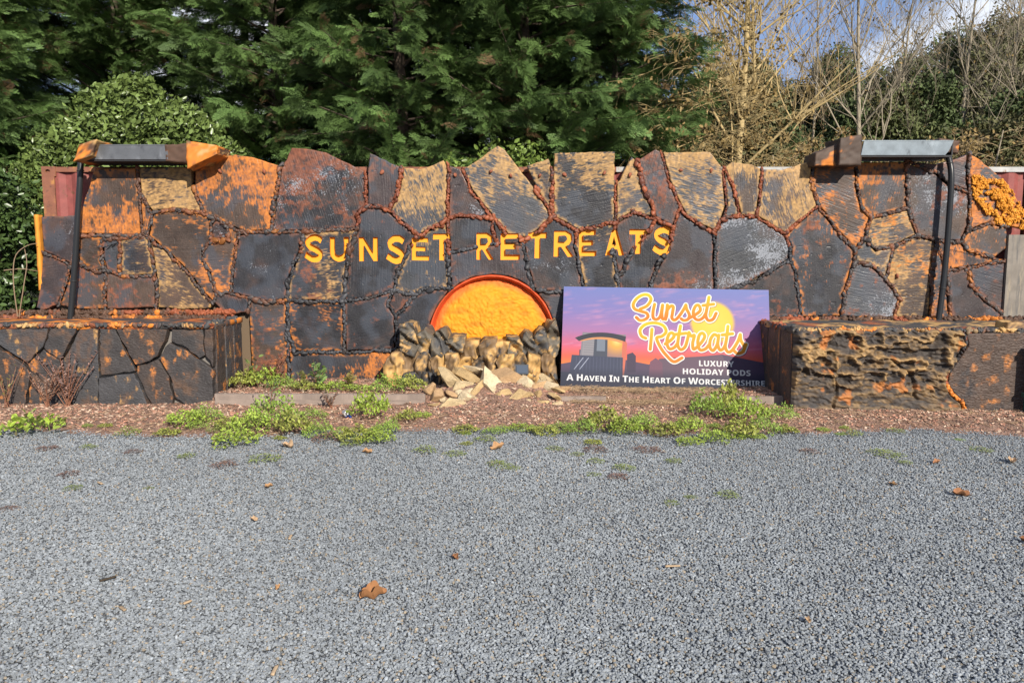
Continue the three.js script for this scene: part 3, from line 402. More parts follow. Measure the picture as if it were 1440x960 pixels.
// ---------------------------------------------------------------- low blocks (troughs) in front of the wall
function blockFaces(group, defs, z, seed, mats) { const key = {}; defs.forEach((pts, i) => { const poly = pts.map(([x, y]) => { const p = onZ(x, y, z); return [p.x, p.y]; }); if (area(poly) < 0) poly.reverse(); const R = rng(seed + i), g = slabGeo(ragged(inset(poly, 0.004), 0.06, 0.011, seed + i), z - 0.09, z + (R() - 0.5) * 0.045, 0.010); part('slab', boxUV(g, 0.7), mats[Math.floor(R() * mats.length)], group); }); }
function stoneMat(base, spots, seed, bump = 0.008) { const W = 512, m = grimeTexture(base, spots, seed), d = new Uint8Array(W * W * 4); for (let j = 0; j < W; j++) for (let i = 0; i < W; i++) { const v = 255 * clamp(0.5 + 0.5 * (pn(i / 8, j / 2, 64, 256, seed, 2) - 0.5) + 0.7 * (pn(i / 32, j / 32, 16, 16, seed + 3, 3) - 0.5)), o = (j * W + i) * 4; d[o] = d[o + 1] = d[o + 2] = v; d[o + 3] = 255; } const b = new THREE.DataTexture(d, W, W); b.wrapS = b.wrapT = THREE.RepeatWrapping; b.magFilter = b.minFilter = THREE.LinearFilter; b.needsUpdate = true; return std({ map: m, bumpMap: b, bumpScale: bump, roughness: 0.6 }); }
const slateMats = [stoneMat([0.040, 0.036, 0.036], [[[0.09, 0.055, 0.038], 0.5, 0.66, 6, 6], [[0.40, 0.15, 0.035], 0.60, 0.72, 16, 12]], 53, 0.016), stoneMat([0.046, 0.045, 0.048], [[[0.085, 0.055, 0.042], 0.52, 0.66, 7, 5], [[0.34, 0.19, 0.07], 0.62, 0.74, 20, 14]], 57, 0.016), stoneMat([0.044, 0.035, 0.032], [[[0.38, 0.14, 0.035], 0.58, 0.72, 18, 14], [[0.08, 0.05, 0.035], 0.5, 0.65, 5, 5]], 59, 0.016)];
function rubbleRim(parent, a, b, n, r, seed, list, base, name = 'rim') { const soup = new Soup(), R = rng(seed); for (let k = 0; k < n; k++) { const t = (k + R()) / n, q = r * (0.5 + R() * 0.9), x = mix(a[0], b[0], t), y = mix(a[1], b[1], t) + (R() - 0.6) * r * 0.6, z = mix(a[2], b[2], t) + (R() - 0.5) * r * 3; soup.add(LUMPS[k % 3], place(x, y, z, R() * 6, R() * 6, R() * 6, q * (1 + R()), q * 0.6, q), daub(x * 1.0, y, z, seed, list, base)); } return part(name, soup.build(), foamMat, parent); }
const LZ = 1.02, RZ = 1.34, BTOP = onZ(200, 455, LZ).y, RTOP = onZ(1250, 462, RZ).y;
{
  const xr = onZ(299, 520, LZ).x, xl = -8.2, g = thing('stone_effect_block', 'low charcoal block of cracked slabs beneath the red container corner', 'block'), core = std({ color: lin(0.16, 0.145, 0.13) });
  part('core', box(xl, xr - 0.06, -0.03, BTOP - 0.05, 0.06, LZ - 0.085), core, g);
  blockFaces(g, [[[-20, 463], [68, 462], [60, 489], [37, 511], [-20, 474]], [[-20, 478], [36, 514], [42, 532], [34, 572], [-20, 572]], [[71, 462], [108, 461], [88, 500], [84, 506], [61, 489]], [[38, 512], [60, 491], [83, 507], [83, 540], [100, 570], [36, 572], [43, 532]], [[111, 461], [136, 462], [136, 500], [137, 545], [135, 571], [101, 570], [84, 540], [86, 506]],
    [[138, 462], [160, 462], [173, 490], [186, 514], [190, 522], [140, 529], [138, 500]], [[163, 462], [236, 463], [232, 480], [222, 501], [205, 510], [191, 513], [178, 490]], [[240, 463], [284, 463], [287, 500], [279, 505], [262, 490], [239, 480]], [[237, 481], [262, 493], [280, 506], [299, 520], [299, 572], [262, 572], [245, 560], [238, 530], [222, 503]],
    [[191, 515], [205, 512], [220, 505], [236, 530], [243, 560], [240, 571], [212, 571], [200, 545], [191, 526]], [[139, 531], [189, 524], [198, 545], [209, 571], [139, 571]], [[286, 463], [299, 463], [299, 517], [288, 501]], [[-130, 463], [-23, 463], [-23, 520], [-60, 540], [-130, 515]], [[-130, 518], [-60, 543], [-23, 523], [-23, 572], [-130, 572]], [[-260, 463], [-133, 463], [-133, 572], [-260, 572]]], LZ, 2100, slateMats);
  // the end that faces the bed: upright slabs on the return side
  [[0.06, 0.34], [0.36, 0.62], [0.64, LZ - 0.10]].forEach(([z0, z1], i) => { const q = ragged([[z0, 0.02], [z1, 0.02], [z1 - 0.01, BTOP - 0.03], [z0 + 0.02, BTOP - 0.03]], 0.1, 0.01, 90 + i), s = slabGeo(q, 0, 0.07, 0.012); s.rotateY(-Math.PI / 2); s.translate(xr + 0.004 * i, 0, 0); part('slab', boxUV(s, 0.7), slateMats[i % 3], g); });
  const top = foamBlock(xr - xl, 0.05, LZ - 0.06, 5, [[RUST, 0.45, 3], [ORANGE, 0.42, 4]], SLATE, 0.02, 5, 0.035); top.translate((xl + xr) / 2, BTOP - 0.035, (LZ + 0.02) / 2); part('top', top, foamMat, g);
  rubbleRim(g, [xl, BTOP - 0.02, LZ - 0.03], [xr, BTOP - 0.02, LZ - 0.03], 900, 0.018, 31, [[RUST, 0.45, 4], [ORANGE, 0.40, 5], [OCHRE, 0.36, 8]], SLATE); rubbleRim(g, [xl + 2, BTOP + 0.05, 0.03], [xr - 0.1, BTOP + 0.05, 0.03], 900, 0.024, 37, [[RUST, 0.45, 3], [ORANGE, 0.3, 6]], BROWN, 'rubble'); rubbleRim(g, [xl + 2, BTOP - 0.01, 0.10], [xr - 0.2, BTOP - 0.01, 0.10], 620, 0.026, 33, [[RUST, 0.4, 3], [ORANGE, 0.42, 6]], BROWN, 'rubble'); rubbleRim(g, [xr - 0.04, BTOP - 0.02, 0.1], [xr - 0.04, BTOP - 0.02, LZ - 0.03], 80, 0.026, 35, [[OCHRE, 0.3, 6]], SLATE);
}
{
  const a = onZ(1113, 580, RZ), xl = a.x, xr = 8.0, g = thing('stone_effect_block', 'low block with pitted ochre rubble face under the pale spillway', 'block'), core = std({ color: lin(0.16, 0.145, 0.13) });
  part('core', box(xl + 0.05, xr, -0.03, RTOP - 0.05, 0.06, RZ - 0.07), core, g);
  // carved rubble face, one relief from the corner to the crooked seam
  const sx = (y) => { const T = [[470, 1357], [485, 1361], [500, 1350], [525, 1333], [540, 1331], [555, 1341], [565, 1354], [582, 1359]]; let i = 0; while (i < T.length - 2 && y > T[i + 1][0]) i++; return mix(T[i][1], T[i + 1][1], clamp((y - T[i][0]) / (T[i + 1][0] - T[i][0]))); };
  const W = onZ(1362, 500, RZ).x - xl, H = RTOP, nx = 240, ny = 100, P = [], C = [], I = [];
  const cell = (x, y) => { let d1 = 9, d2 = 9; const xi = Math.floor(x), yi = Math.floor(y); for (let j = -1; j < 2; j++) for (let i = -1; i < 2; i++) { const px = xi + i + hash3(xi + i, yi + j, 5), py = yi + j + hash3(xi + i, yi + j, 9), d = Math.hypot(px - x, py - y); if (d < d1) { d2 = d1; d1 = d; } else if (d < d2) d2 = d; } return d2 - d1; };
  for (let j = 0; j <= ny; j++) for (let i = 0; i <= nx; i++) {
    const v = j / ny, y = mix(-0.02, H, v), py = 580 - v * 118, xe = onZ(sx(py) - 1, py, RZ).x, x = mix(xl, xe, i / nx), wx = x + 0.06 * f2(x * 5, y * 5, 2), wy = y + 0.06 * f2(x * 5 + 9, y * 5, 2), r = cell(wx * 6, wy * 11), up = 0.35 + 0.65 * step(0.18, 0.5, v + 0.3 * (f2(x * 2, y * 2, 7) - 0.5));
    const edge = Math.min(i, nx - i, j, ny - j) / 4, k = clamp(edge), ra = 1 - Math.abs(2 * f2(wx * 4.2 + 3, wy * 7.5, 11, 3) - 1), rb = 1 - Math.abs(2 * f2(wx * 9 + 7, wy * 17, 12, 3) - 1), rel = (0.10 * (ra * ra - 0.45) + 0.055 * (rb * rb - 0.45) + 0.05 * (f2(x * 3, y * 3, 14, 3) - 0.5)) * up + 0.006 * (n2(x * 3, y * 90, 5) - 0.5) + 0.008 * (n2(x * 40, y * 40, 6) - 0.5);
    const crack = Math.max(0, 1 - Math.abs((x - xl - 1.02) - (0.62 - y) * 0.75 + 0.06 * Math.sin(y * 12)) / 0.028) * step(0.10, 0.2, y) * step(0.68, 0.55, y) + Math.max(0, 1 - Math.abs(x - xl - 0.46 + 0.02 * Math.sin(y * 20)) / 0.022) * step(0.40, 0.3, y);
    P.push(x, y, RZ + (rel - 0.05 * Math.min(1, crack)) * k - 0.03 * (1 - k));
    let c = mixc([0.034, 0.033, 0.035], [0.055, 0.042, 0.032], f2(x * 4, y * 4, 19)); const oc = Math.max(step(0.78, 1.02, ra * 0.65 + rb * 0.25 + 0.45 * (f2(x * 6, y * 6, 23, 3) - 0.5) + 0.12) * up, step(0.50, 0.72, f2(x * 9, y * 34, 24, 4) + 0.3 * (f2(x * 2.4, y * 2.4, 25) - 0.6)) * 0.5); c = mixc(c, OCHRE, oc * (0.34 + 0.5 * n2(x * 60, y * 60, 24))); c = mixc(c, ORANGE, step(0.66, 0.76, f2(x * 7, y * 7, 29)) * 0.5); const t = 0.8 + 0.4 * n2(x * 70, y * 70, 30); C.push(c[0] * t, c[1] * t, c[2] * t);
  }
  for (let j = 0; j < ny; j++) for (let i = 0; i < nx; i++) { const p = j * (nx + 1) + i, q = p + nx + 1; I.push(p, p + 1, q, p + 1, q + 1, q); }
  const fg = new THREE.BufferGeometry(); fg.setAttribute('position', new THREE.Float32BufferAttribute(P, 3)); fg.setAttribute('color', new THREE.Float32BufferAttribute(C, 3)); fg.setIndex(I); fg.computeVertexNormals(); part('rubble_face', fg, std({ vertexColors: true, roughness: 0.68, side: THREE.DoubleSide }), g);
  const seam = []; for (let y = 468; y <= 582; y += 6) seam.push([sx(y) + 1.5, y]); const sl = [...seam, [1480, 584], [1480, 466]].map(([x, y]) => { const p = onZ(x, y, RZ); return [p.x, Math.max(p.y, -0.02)]; }); if (area(sl) < 0) sl.reverse();
  const brownSlab = stoneMat([0.068, 0.046, 0.036], [[[0.035, 0.03, 0.03], 0.5, 0.66, 8, 8], [[0.34, 0.13, 0.035], 0.56, 0.72, 14, 14]], 63, 0.03); part('slab', boxUV(slabGeo(inset(sl, 0.006), RZ - 0.08, RZ + 0.012, 0.012), 0.6), brownSlab, g);
  { const soup = new Soup(), R = rng(77); for (let k = 0; k < 190; k++) { const y = 470 + 110 * R(), p = onZ(sx(y) + (R() - 0.5) * 3, y, RZ), r = 0.007 + 0.012 * R(), low = y > 545 ? 1.5 : 1, c = daub(p.x, p.y, 0, 3, [[RUST, 0.5, 6], [ORANGE, y > 540 ? 0.75 : 0.4, 5]], DARK); soup.add(LUMPS[k % 3], place(p.x, p.y, RZ - 0.02 + 0.02 * R(), R() * 6, R() * 6, R() * 6, r * low, r * 1.5, r), c); } part('mortar_seam', soup.build(), mortarMat, g); }
  [[0.08, 0.5], [0.52, 0.92], [0.94, RZ - 0.06]].forEach(([z0, z1], i) => { const s = slabGeo(ragged([[z0, 0.02], [z1, 0.02], [z1, RTOP - 0.03], [z0, RTOP - 0.03]], 0.1, 0.008, 96 + i), 0, 0.06, 0.012); s.rotateY(-Math.PI / 2); s.translate(xl + 0.06, 0, 0); part('slab', boxUV(s, 0.7), slateMats[2], g); });
  const top = foamBlock(xr - xl, 0.05, RZ - 0.06, 8, [[RUST, 0.4, 3], [OCHRE, 0.5, 5]], SLATE, 0.02, 5, 0.035); top.translate((xl + xr) / 2, RTOP - 0.03, (RZ + 0.02) / 2); part('top', top, foamMat, g);
  rubbleRim(g, [xl, RTOP - 0.02, RZ - 0.03], [xr, RTOP - 0.02, RZ - 0.03], 900, 0.019, 41, [[OCHRE, 0.5, 6], [ORANGE, 0.36, 4]], SLATE); rubbleRim(g, [xl, RTOP, 0.10], [xr - 1, RTOP, 0.10], 520, 0.028, 43, [[RUST, 0.45, 3], [ORANGE, 0.36, 6]], BROWN, 'rubble'); rubbleRim(g, [xl + 0.03, RTOP - 0.02, 0.1], [xl + 0.03, RTOP - 0.02, RZ - 0.05], 100, 0.028, 45, [[RUST, 0.5, 4]], SLATE);
  const fm = foamBlock(0.32, 0.10, 0.2, 12, [[OCHRE, 0.75, 6]], BROWN, 0.03, 8); const fp = onZ(1432, 452, RZ - 0.1); fm.translate(fp.x, RTOP + 0.02, RZ - 0.12); part('rim', fm, foamMat, g);
}
// ---------------------------------------------------------------- ground, gravel yard and the soil bed
const tileTex = (fn, W = 512, srgb = true) => { const d = new Uint8Array(W * W * 4); for (let j = 0; j < W; j++) for (let i = 0; i < W; i++) { const c = fn(i / W, j / W, i, j), o = (j * W + i) * 4; for (let k = 0; k < 3; k++) d[o + k] = 255 * (srgb ? Math.pow(clamp(c[k]), 1 / 2.2) : clamp(c[k])); d[o + 3] = 255; } const t = new THREE.DataTexture(d, W, W); t.wrapS = t.wrapT = THREE.RepeatWrapping; t.magFilter = t.minFilter = THREE.LinearFilter; if (srgb) t.colorSpace = THREE.SRGBColorSpace; t.needsUpdate = true; return t; };
{
  const g = new THREE.PlaneGeometry(500, 500); g.rotateX(-Math.PI / 2); g.translate(0, -0.03, -60); const u = g.attributes.uv; for (let i = 0; i < u.count; i++) u.setXY(i, u.getX(i) * 120, u.getY(i) * 120);
  structure('ground', g, std({ map: tileTex((u, v) => mixc([0.06, 0.05, 0.03], [0.05, 0.07, 0.02], pn(u * 8, v * 8, 8, 8, 4)), 256), roughness: 1 }), 'rough earth and grass ground beyond the gravel yard', 'ground');
  const chip = (u, v) => { const X = u * 48, Y = v * 48, xi = Math.floor(X), yi = Math.floor(Y); let d1 = 9, d2 = 9, id = 0; for (let j = -1; j < 2; j++) for (let i = -1; i < 2; i++) { const a = ((xi + i) % 48 + 48) % 48, b = ((yi + j) % 48 + 48) % 48, d = Math.hypot(xi + i + hash3(a, b, 3) - X, yi + j + hash3(a, b, 7) - Y); if (d < d1) { d2 = d1; d1 = d; id = hash3(a, b, 11); } else if (d < d2) d2 = d; } return [d2 - d1, id]; };
  const map = tileTex((u, v) => { const [e, id] = chip(u, v), t = 0.6 + 0.8 * id; return [0.165 * t, 0.175 * t, 0.185 * t]; }), bump = tileTex((u, v) => { const e = step(0, 0.4, chip(u, v)[0]); return [e, e, e]; }, 512, false);
  const y = new THREE.PlaneGeometry(80, 40); y.rotateX(-Math.PI / 2); y.translate(0, -0.004, 20.9); const w = y.attributes.uv; for (let i = 0; i < w.count; i++) w.setXY(i, w.getX(i) * 80, w.getY(i) * 40);
  structure('gravel_yard', y, std({ map, bumpMap: bump, bumpScale: 0.012, roughness: 0.9 }), 'blue grey crushed gravel yard in front of the slab wall', 'yard');
}
const BEDX0 = onZ(299, 540, 1.0).x, BEDX1 = onZ(1113, 560, 1.2).x;
const bump2 = (x, z, cx, cz, rx, rz) => Math.exp(-(((x - cx) / rx) ** 2 + ((z - cz) / rz) ** 2));
function bedHeight(x, z) {
  const n = (f2(x * 2.2, z * 2.2, 81, 4) - 0.5), fine = (n2(x * 14, z * 14, 83) - 0.5) * 0.016;
  const end = 2.36 + 0.75 * (f2(x * 1.3 + 4, 3, 85, 5) - 0.5), verge = 0.035 * step(end, end - 0.5, z) - 0.03 * step(end - 0.25, end + 0.2, z);
  const edge = 1.0 + 0.0 * n, bed = 0.085 * step(edge + 0.06, edge - 0.06, z) + 0.03 * step(0.9, 0.2, z);
  const open = Math.max(bump2(x, z, -0.15, 1.2, 0.75, 0.45), bump2(x, z, 1.35, 0.95, 0.85, 0.32));
  return Math.max(verge + bed * step(BEDX0 - 0.3, BEDX0 + 0.02, x) * step(BEDX1 + 0.3, BEDX1 - 0.02, x), verge * 0.4) + 0.13 * bump2(x, z, -0.20, 0.95, 0.62, 0.40) + 0.035 * bump2(x, z, 1.3, 0.95, 0.8, 0.22) - 0.03 * bump2(x, z, 1.9, 0.5, 0.8, 0.3) + 0.02 * n * 2 * step(end + 0.1, end - 0.5, z) + fine * step(end + 0.1, end - 0.3, z) + 0 * open;
}
{
  const nx = 380, nz = 84, P = [], U = [], I = [];
  for (let j = 0; j <= nz; j++) for (let i = 0; i <= nx; i++) { const x = -8.5 + 17 * i / nx, z = -0.2 + 3.1 * j / nz; P.push(x, bedHeight(x, z), z); U.push(x, z); }
  for (let j = 0; j < nz; j++) for (let i = 0; i < nx; i++) { const a = j * (nx + 1) + i, b = a + nx + 1; I.push(a, b, a + 1, b, b + 1, a + 1); }
  const g = new THREE.BufferGeometry(); g.setAttribute('position', new THREE.Float32BufferAttribute(P, 3)); g.setAttribute('uv', new THREE.Float32BufferAttribute(U, 2)); g.setIndex(I); g.computeVertexNormals();
  structure('soil_bed', g, std({ map: tileTex((u, v) => { const a = pn(u * 10, v * 10, 10, 10, 5), b = pn(u * 90, v * 90, 90, 90, 6, 2); const c = mixc([0.15, 0.085, 0.06], [0.27, 0.165, 0.118], a); return c.map((q) => q * (0.6 + 0.8 * b)); }), bumpMap: tileTex((u, v) => { const b = pn(u * 70, v * 70, 70, 70, 8, 3); return [b, b, b]; }, 512, false), bumpScale: 0.02, roughness: 1 }), 'reddish bark and soil bed along the foot of the slab wall', 'bed');
}
// an InstancedMesh of many small pieces
function scatter(name, geo, mat, count, fn, label, category) {
  const m = new THREE.InstancedMesh(geo, mat, count); m.name = numbered(name); m.castShadow = m.receiveShadow = true; const c = new THREE.Color(); let k = 0;
  for (let i = 0; i < count; i++) { const r = fn(i); if (!r) continue; m.setMatrixAt(k, r[0]); if (r[1]) m.setColorAt(k, c.setRGB(...r[1])); k++; }
  m.count = k; if (label) { tag(m, label, category, null, 'stuff'); scene.add(m); } return m;
}
function shard(seed, sx, sy, sz, planes = 7, detail = 1) { // a stone broken along flat faces
  let g = new THREE.IcosahedronGeometry(1, detail); g.deleteAttribute('uv'); g.deleteAttribute('normal'); g = mergeVertices(g); const R = rng(seed), p = g.attributes.position, v = new THREE.Vector3(), N = [];
  for (let k = 0; k < planes; k++) N.push([new THREE.Vector3(R() - 0.5, R() - 0.5, R() - 0.5).normalize(), 0.42 + R() * 0.35]);
  for (let i = 0; i < p.count; i++) { v.fromBufferAttribute(p, i); for (const [n, d] of N) { const k = v.dot(n) - d; if (k > 0) v.addScaledVector(n, -k); } v.multiplyScalar(1 + 0.05 * (R() - 0.5)); p.setXYZ(i, v.x * sx, v.y * sy, v.z * sz); }
  return g;
}
{
  const R = rng(4242), mat = std({ roughness: 0.9, specularIntensity: 0.3, flatShading: true });
  const inYard = () => { const z = 2.0 + 5.9 * Math.pow(R(), 0.9), h = (9.4 - z) * 0.70 + 1.3; return [(R() * 2 - 1) * h, z]; };
  for (let v = 0; v < 4; v++) scatter('gravel', shard(100 + v, 1, 0.62, 0.75, 6, 1), mat, 90000, () => {
    const [x, z] = inYard(), end = 2.36 + 0.75 * (f2(x * 1.3 + 4, 3, 85, 5) - 0.5); if (z < end - 0.55 * R() || (z < end + 0.1 && R() < 0.5)) return null;
    const s = 0.0052 + 0.0066 * R() * R() + 0.002 * R(), q = 0.70 + 0.5 * R(), warm = R() < 0.06, pale = R() < 0.04 ? 1.35 : 1, patch = 0.84 + 0.32 * f2(x * 0.9, z * 0.9, 91, 4);
    const c = warm ? [0.24, 0.20, 0.15] : [0.196, 0.211, 0.224]; return [place(x, s * (0.1 + 0.45 * R()), z, (R() - 0.5) * 0.9, R() * 6.3, (R() - 0.5) * 0.9, s, s, s), c.map((k) => k * q * pale * patch)];
  }, 'crushed blue grey gravel spread over the yard', 'gravel');
  // bark chips and crumbs on the bed
  const chips = new THREE.BoxGeometry(1, 0.18, 0.42); const cols = [[0.36, 0.22, 0.155], [0.24, 0.135, 0.09], [0.50, 0.37, 0.27], [0.13, 0.08, 0.055], [0.40, 0.20, 0.135]];
  scatter('bark_mulch', chips, std({ roughness: 0.95 }), 38000, () => {
    const x = (R() * 2 - 1) * 7.0, z = 0.02 + 2.45 * R(); if (x < BEDX0 - 0.02 && z < LZ + 0.02) return null; if (x > BEDX1 + 0.06 && z < RZ + 0.02) return null; const h = bedHeight(x, z); if (h < 0.002 || (z > 1.9 && R() < (z - 1.9) * 1.6)) return null;
    const s = 0.014 + 0.036 * R() * R(), c = cols[Math.floor(R() * 5)], t = 0.6 + 0.7 * R(); return [place(x, h + 0.004, z, (R() - 0.5) * 0.9, R() * 6.3, (R() - 0.5) * 0.9, s, s, s), c.map((k) => k * t)];
  }, 'reddish brown bark chips strewn over the bed', 'mulch');
  const straw = new THREE.CylinderGeometry(0.5, 0.35, 1, 4); straw.rotateZ(Math.PI / 2);
  scatter('dry_stalks', straw, std({ roughness: 0.9 }), 2600, () => {
    const mode = R(); let x, z; if (mode < 0.62) { x = 0.65 + 1.7 * R(); z = 0.55 + 0.65 * R(); } else { x = (R() * 2 - 1) * 6; z = 1.4 + 1.1 * R(); } if (x > BEDX1 + 0.05 && z < RZ + 0.05) return null; if (x < BEDX0 && z < LZ + 0.05) return null; const h = bedHeight(x, z), l = 0.05 + 0.16 * R(), w = 0.0025 + 0.003 * R(), t = 0.6 + 0.6 * R(); if (h < 0) return null;
    return [place(x, h + 0.008 + 0.02 * R(), z, 0, R() * 6.3, (R() - 0.5) * 0.35, l, w, w), [0.36 * t, 0.25 * t, 0.15 * t]];
  }, 'straw coloured dry stalks lying on the bark before the sign', 'stalks');
}

// ---------------------------------------------------------------- timber edging
const timberMat = std({ map: grimeTexture([0.23, 0.18, 0.15], [[[0.14, 0.11, 0.095], 0.52, 0.68, 3, 40], [[0.30, 0.25, 0.21], 0.6, 0.75, 5, 20]], 67), roughness: 0.9 });
function timber(xa, xb, label, dz = 0, lift = 0) { const a = onZ(xa, 560, 1.06).x, b = onZ(xb, 560, 1.06).x, g = lumpBox(b - a, 0.165, 0.055, 0.05, (x, y, z) => 0.004 * (n3(x * 6, y * 30, z * 30, 3) - 0.5)); const m = solo('edging_board', boxUV(g.index ? g.toNonIndexed() : g), timberMat, label, 'board', 'timber edging boards'); m.geometry.computeVertexNormals(); m.position.set((a + b) / 2, 0.072 + lift, 1.06 + dz); m.rotation.z = (xa % 7 - 3) * 0.002; }
timber(303, 523, 'long weathered edging board starting at the charcoal block end');
timber(524, 598, 'short weathered edging board ending at the sandstone pile', 0.012, -0.004);
timber(786, 852, 'stub of edging board half buried between sandstone pile and sign', 0.0, -0.03);
timber(985, 1104, 'edging board below the sign beside the pitted block', 0.0, -0.03);

// ---------------------------------------------------------------- fake rock ledge below the sun
{
  const g = thing('rock_ledge', 'rugged ochre and charcoal rock ledge beneath the half sun', 'ledge');
  const rocks = [[564, 588, 457, 500, 0.37, 'd'], [585, 611, 461, 500, 0.34, 'd'], [607, 632, 465, 501, 0.37, 'd'], [628, 653, 473, 502, 0.35, 'd'], [648, 676, 480, 506, 0.34, 'o'], [672, 698, 478, 508, 0.36, 'm'], [694, 717, 480, 506, 0.34, 'o'], [712, 735, 474, 502, 0.36, 'd'], [731, 755, 468, 501, 0.34, 'd'], [751, 771, 462, 500, 0.37, 'd'], [767, 788, 454, 500, 0.35, 'd'], [541, 567, 497, 540, 0.42, 'o'], [563, 588, 496, 526, 0.41, 'm'], [585, 609, 497, 528, 0.43, 'm'], [605, 630, 496, 526, 0.41, 'o'], [627, 646, 499, 528, 0.43, 'm'], [642, 668, 503, 528, 0.42, 'o'], [665, 700, 500, 528, 0.41, 'm'], [697, 722, 500, 530, 0.43, 'o'], [719, 744, 498, 530, 0.41, 'm'], [740, 762, 497, 532, 0.43, 'o'], [759, 784, 496, 532, 0.41, 'm'], [564, 602, 522, 552, 0.44, 'k'], [600, 650, 522, 552, 0.42, 'k'], [648, 720, 522, 552, 0.42, 'o'], [718, 784, 524, 552, 0.43, 'o']];
  rocks.forEach(([x0, x1, y0, y1, z, k], i) => {
    const a = onZ(x0, y1, z), b = onZ(x1, y0, z), w = b.x - a.x, h = b.y - a.y, s = i * 7.3, base = k === 'd' ? [0.085, 0.072, 0.055] : k === 'k' ? SLATE : [0.14, 0.088, 0.046], list = k === 'd' ? [[SLATE, 0.45, 6], [OCHRE, 0.46, 10]] : k === 'k' ? [[OCHRE, 0.2, 7]] : k === 'm' ? [[OCHRE, 0.5, 8], [SLATE, 0.42, 7]] : [[[0.42, 0.25, 0.09], 0.72, 6], [DARK, 0.25, 7]];
    const R = rng(1500 + i), tilt = k === 'd' ? 0.55 + 0.5 * R() : (R() - 0.5) * 1.2, ct = Math.cos(tilt), sn = Math.sin(tilt), cuts = []; for (let c = 0; c < 6; c++) { const q = R() * 6.28; cuts.push([Math.cos(q), Math.sin(q), 0.80 + 0.3 * R(), (R() - 0.2) * 0.8]); }
    const geo = lumpBox(w * 1.10, h * 1.12, 0.36, 0.017, () => 0), p = geo.attributes.position;
    for (let v = 0; v < p.count; v++) {
      let X = p.getX(v), Y = p.getY(v), Z = p.getZ(v); const u0 = X * ct + Y * sn, v0 = -X * sn + Y * ct, wr = 0.10 * (f2(X * 5 + s, Y * 5, 8, 3) - 0.5), rid = 1 - Math.abs(2 * n2((u0 + wr) * (k === 'd' ? 13 : 8) + s, v0 * 3.2, 31) - 1), rid2 = 1 - Math.abs(2 * n2((u0 + wr) * 31 + s, v0 * 8, 33) - 1);
      const round = Math.max(0, Math.hypot(X / (w * 0.55), Y / (h * 0.56)) - 0.72); Z *= 1 - 0.3 * round; if (Z > 0) Z += 0.11 * (rid - 0.5) + 0.05 * (rid2 - 0.5) + 0.07 * (f2(X * 7 + s, Y * 7, 35, 3) - 0.5);
      for (const [cx, cy, d, tz] of cuts) { const q = X / (w * 0.55) * cx + Y / (h * 0.56) * cy + (Z / 0.18) * tz * 0.3 - d; if (q > 0) { X -= cx * q * w * 0.5; Y -= cy * q * h * 0.5; Z -= q * 0.05; } }
      if (k === 'd' && Y > 0) Y *= 0.80 + 0.42 * f2(X * 8 + s, 3, 5, 3); p.setXYZ(v, X + 0.012 * (n3(X * 30, Y * 30, s, 3) - 0.5), Y + 0.012 * (n3(X * 30, Y * 30, s, 4) - 0.5), Z);
    }
    geo.computeVertexNormals();
    paint(geo, (x, y, q) => daub(x + s, y, q, s, list, base)); const m = part('rock', geo, foamMat, g); m.position.set((a.x + b.x) / 2, (a.y + b.y) / 2, z - 0.18);
  });
}
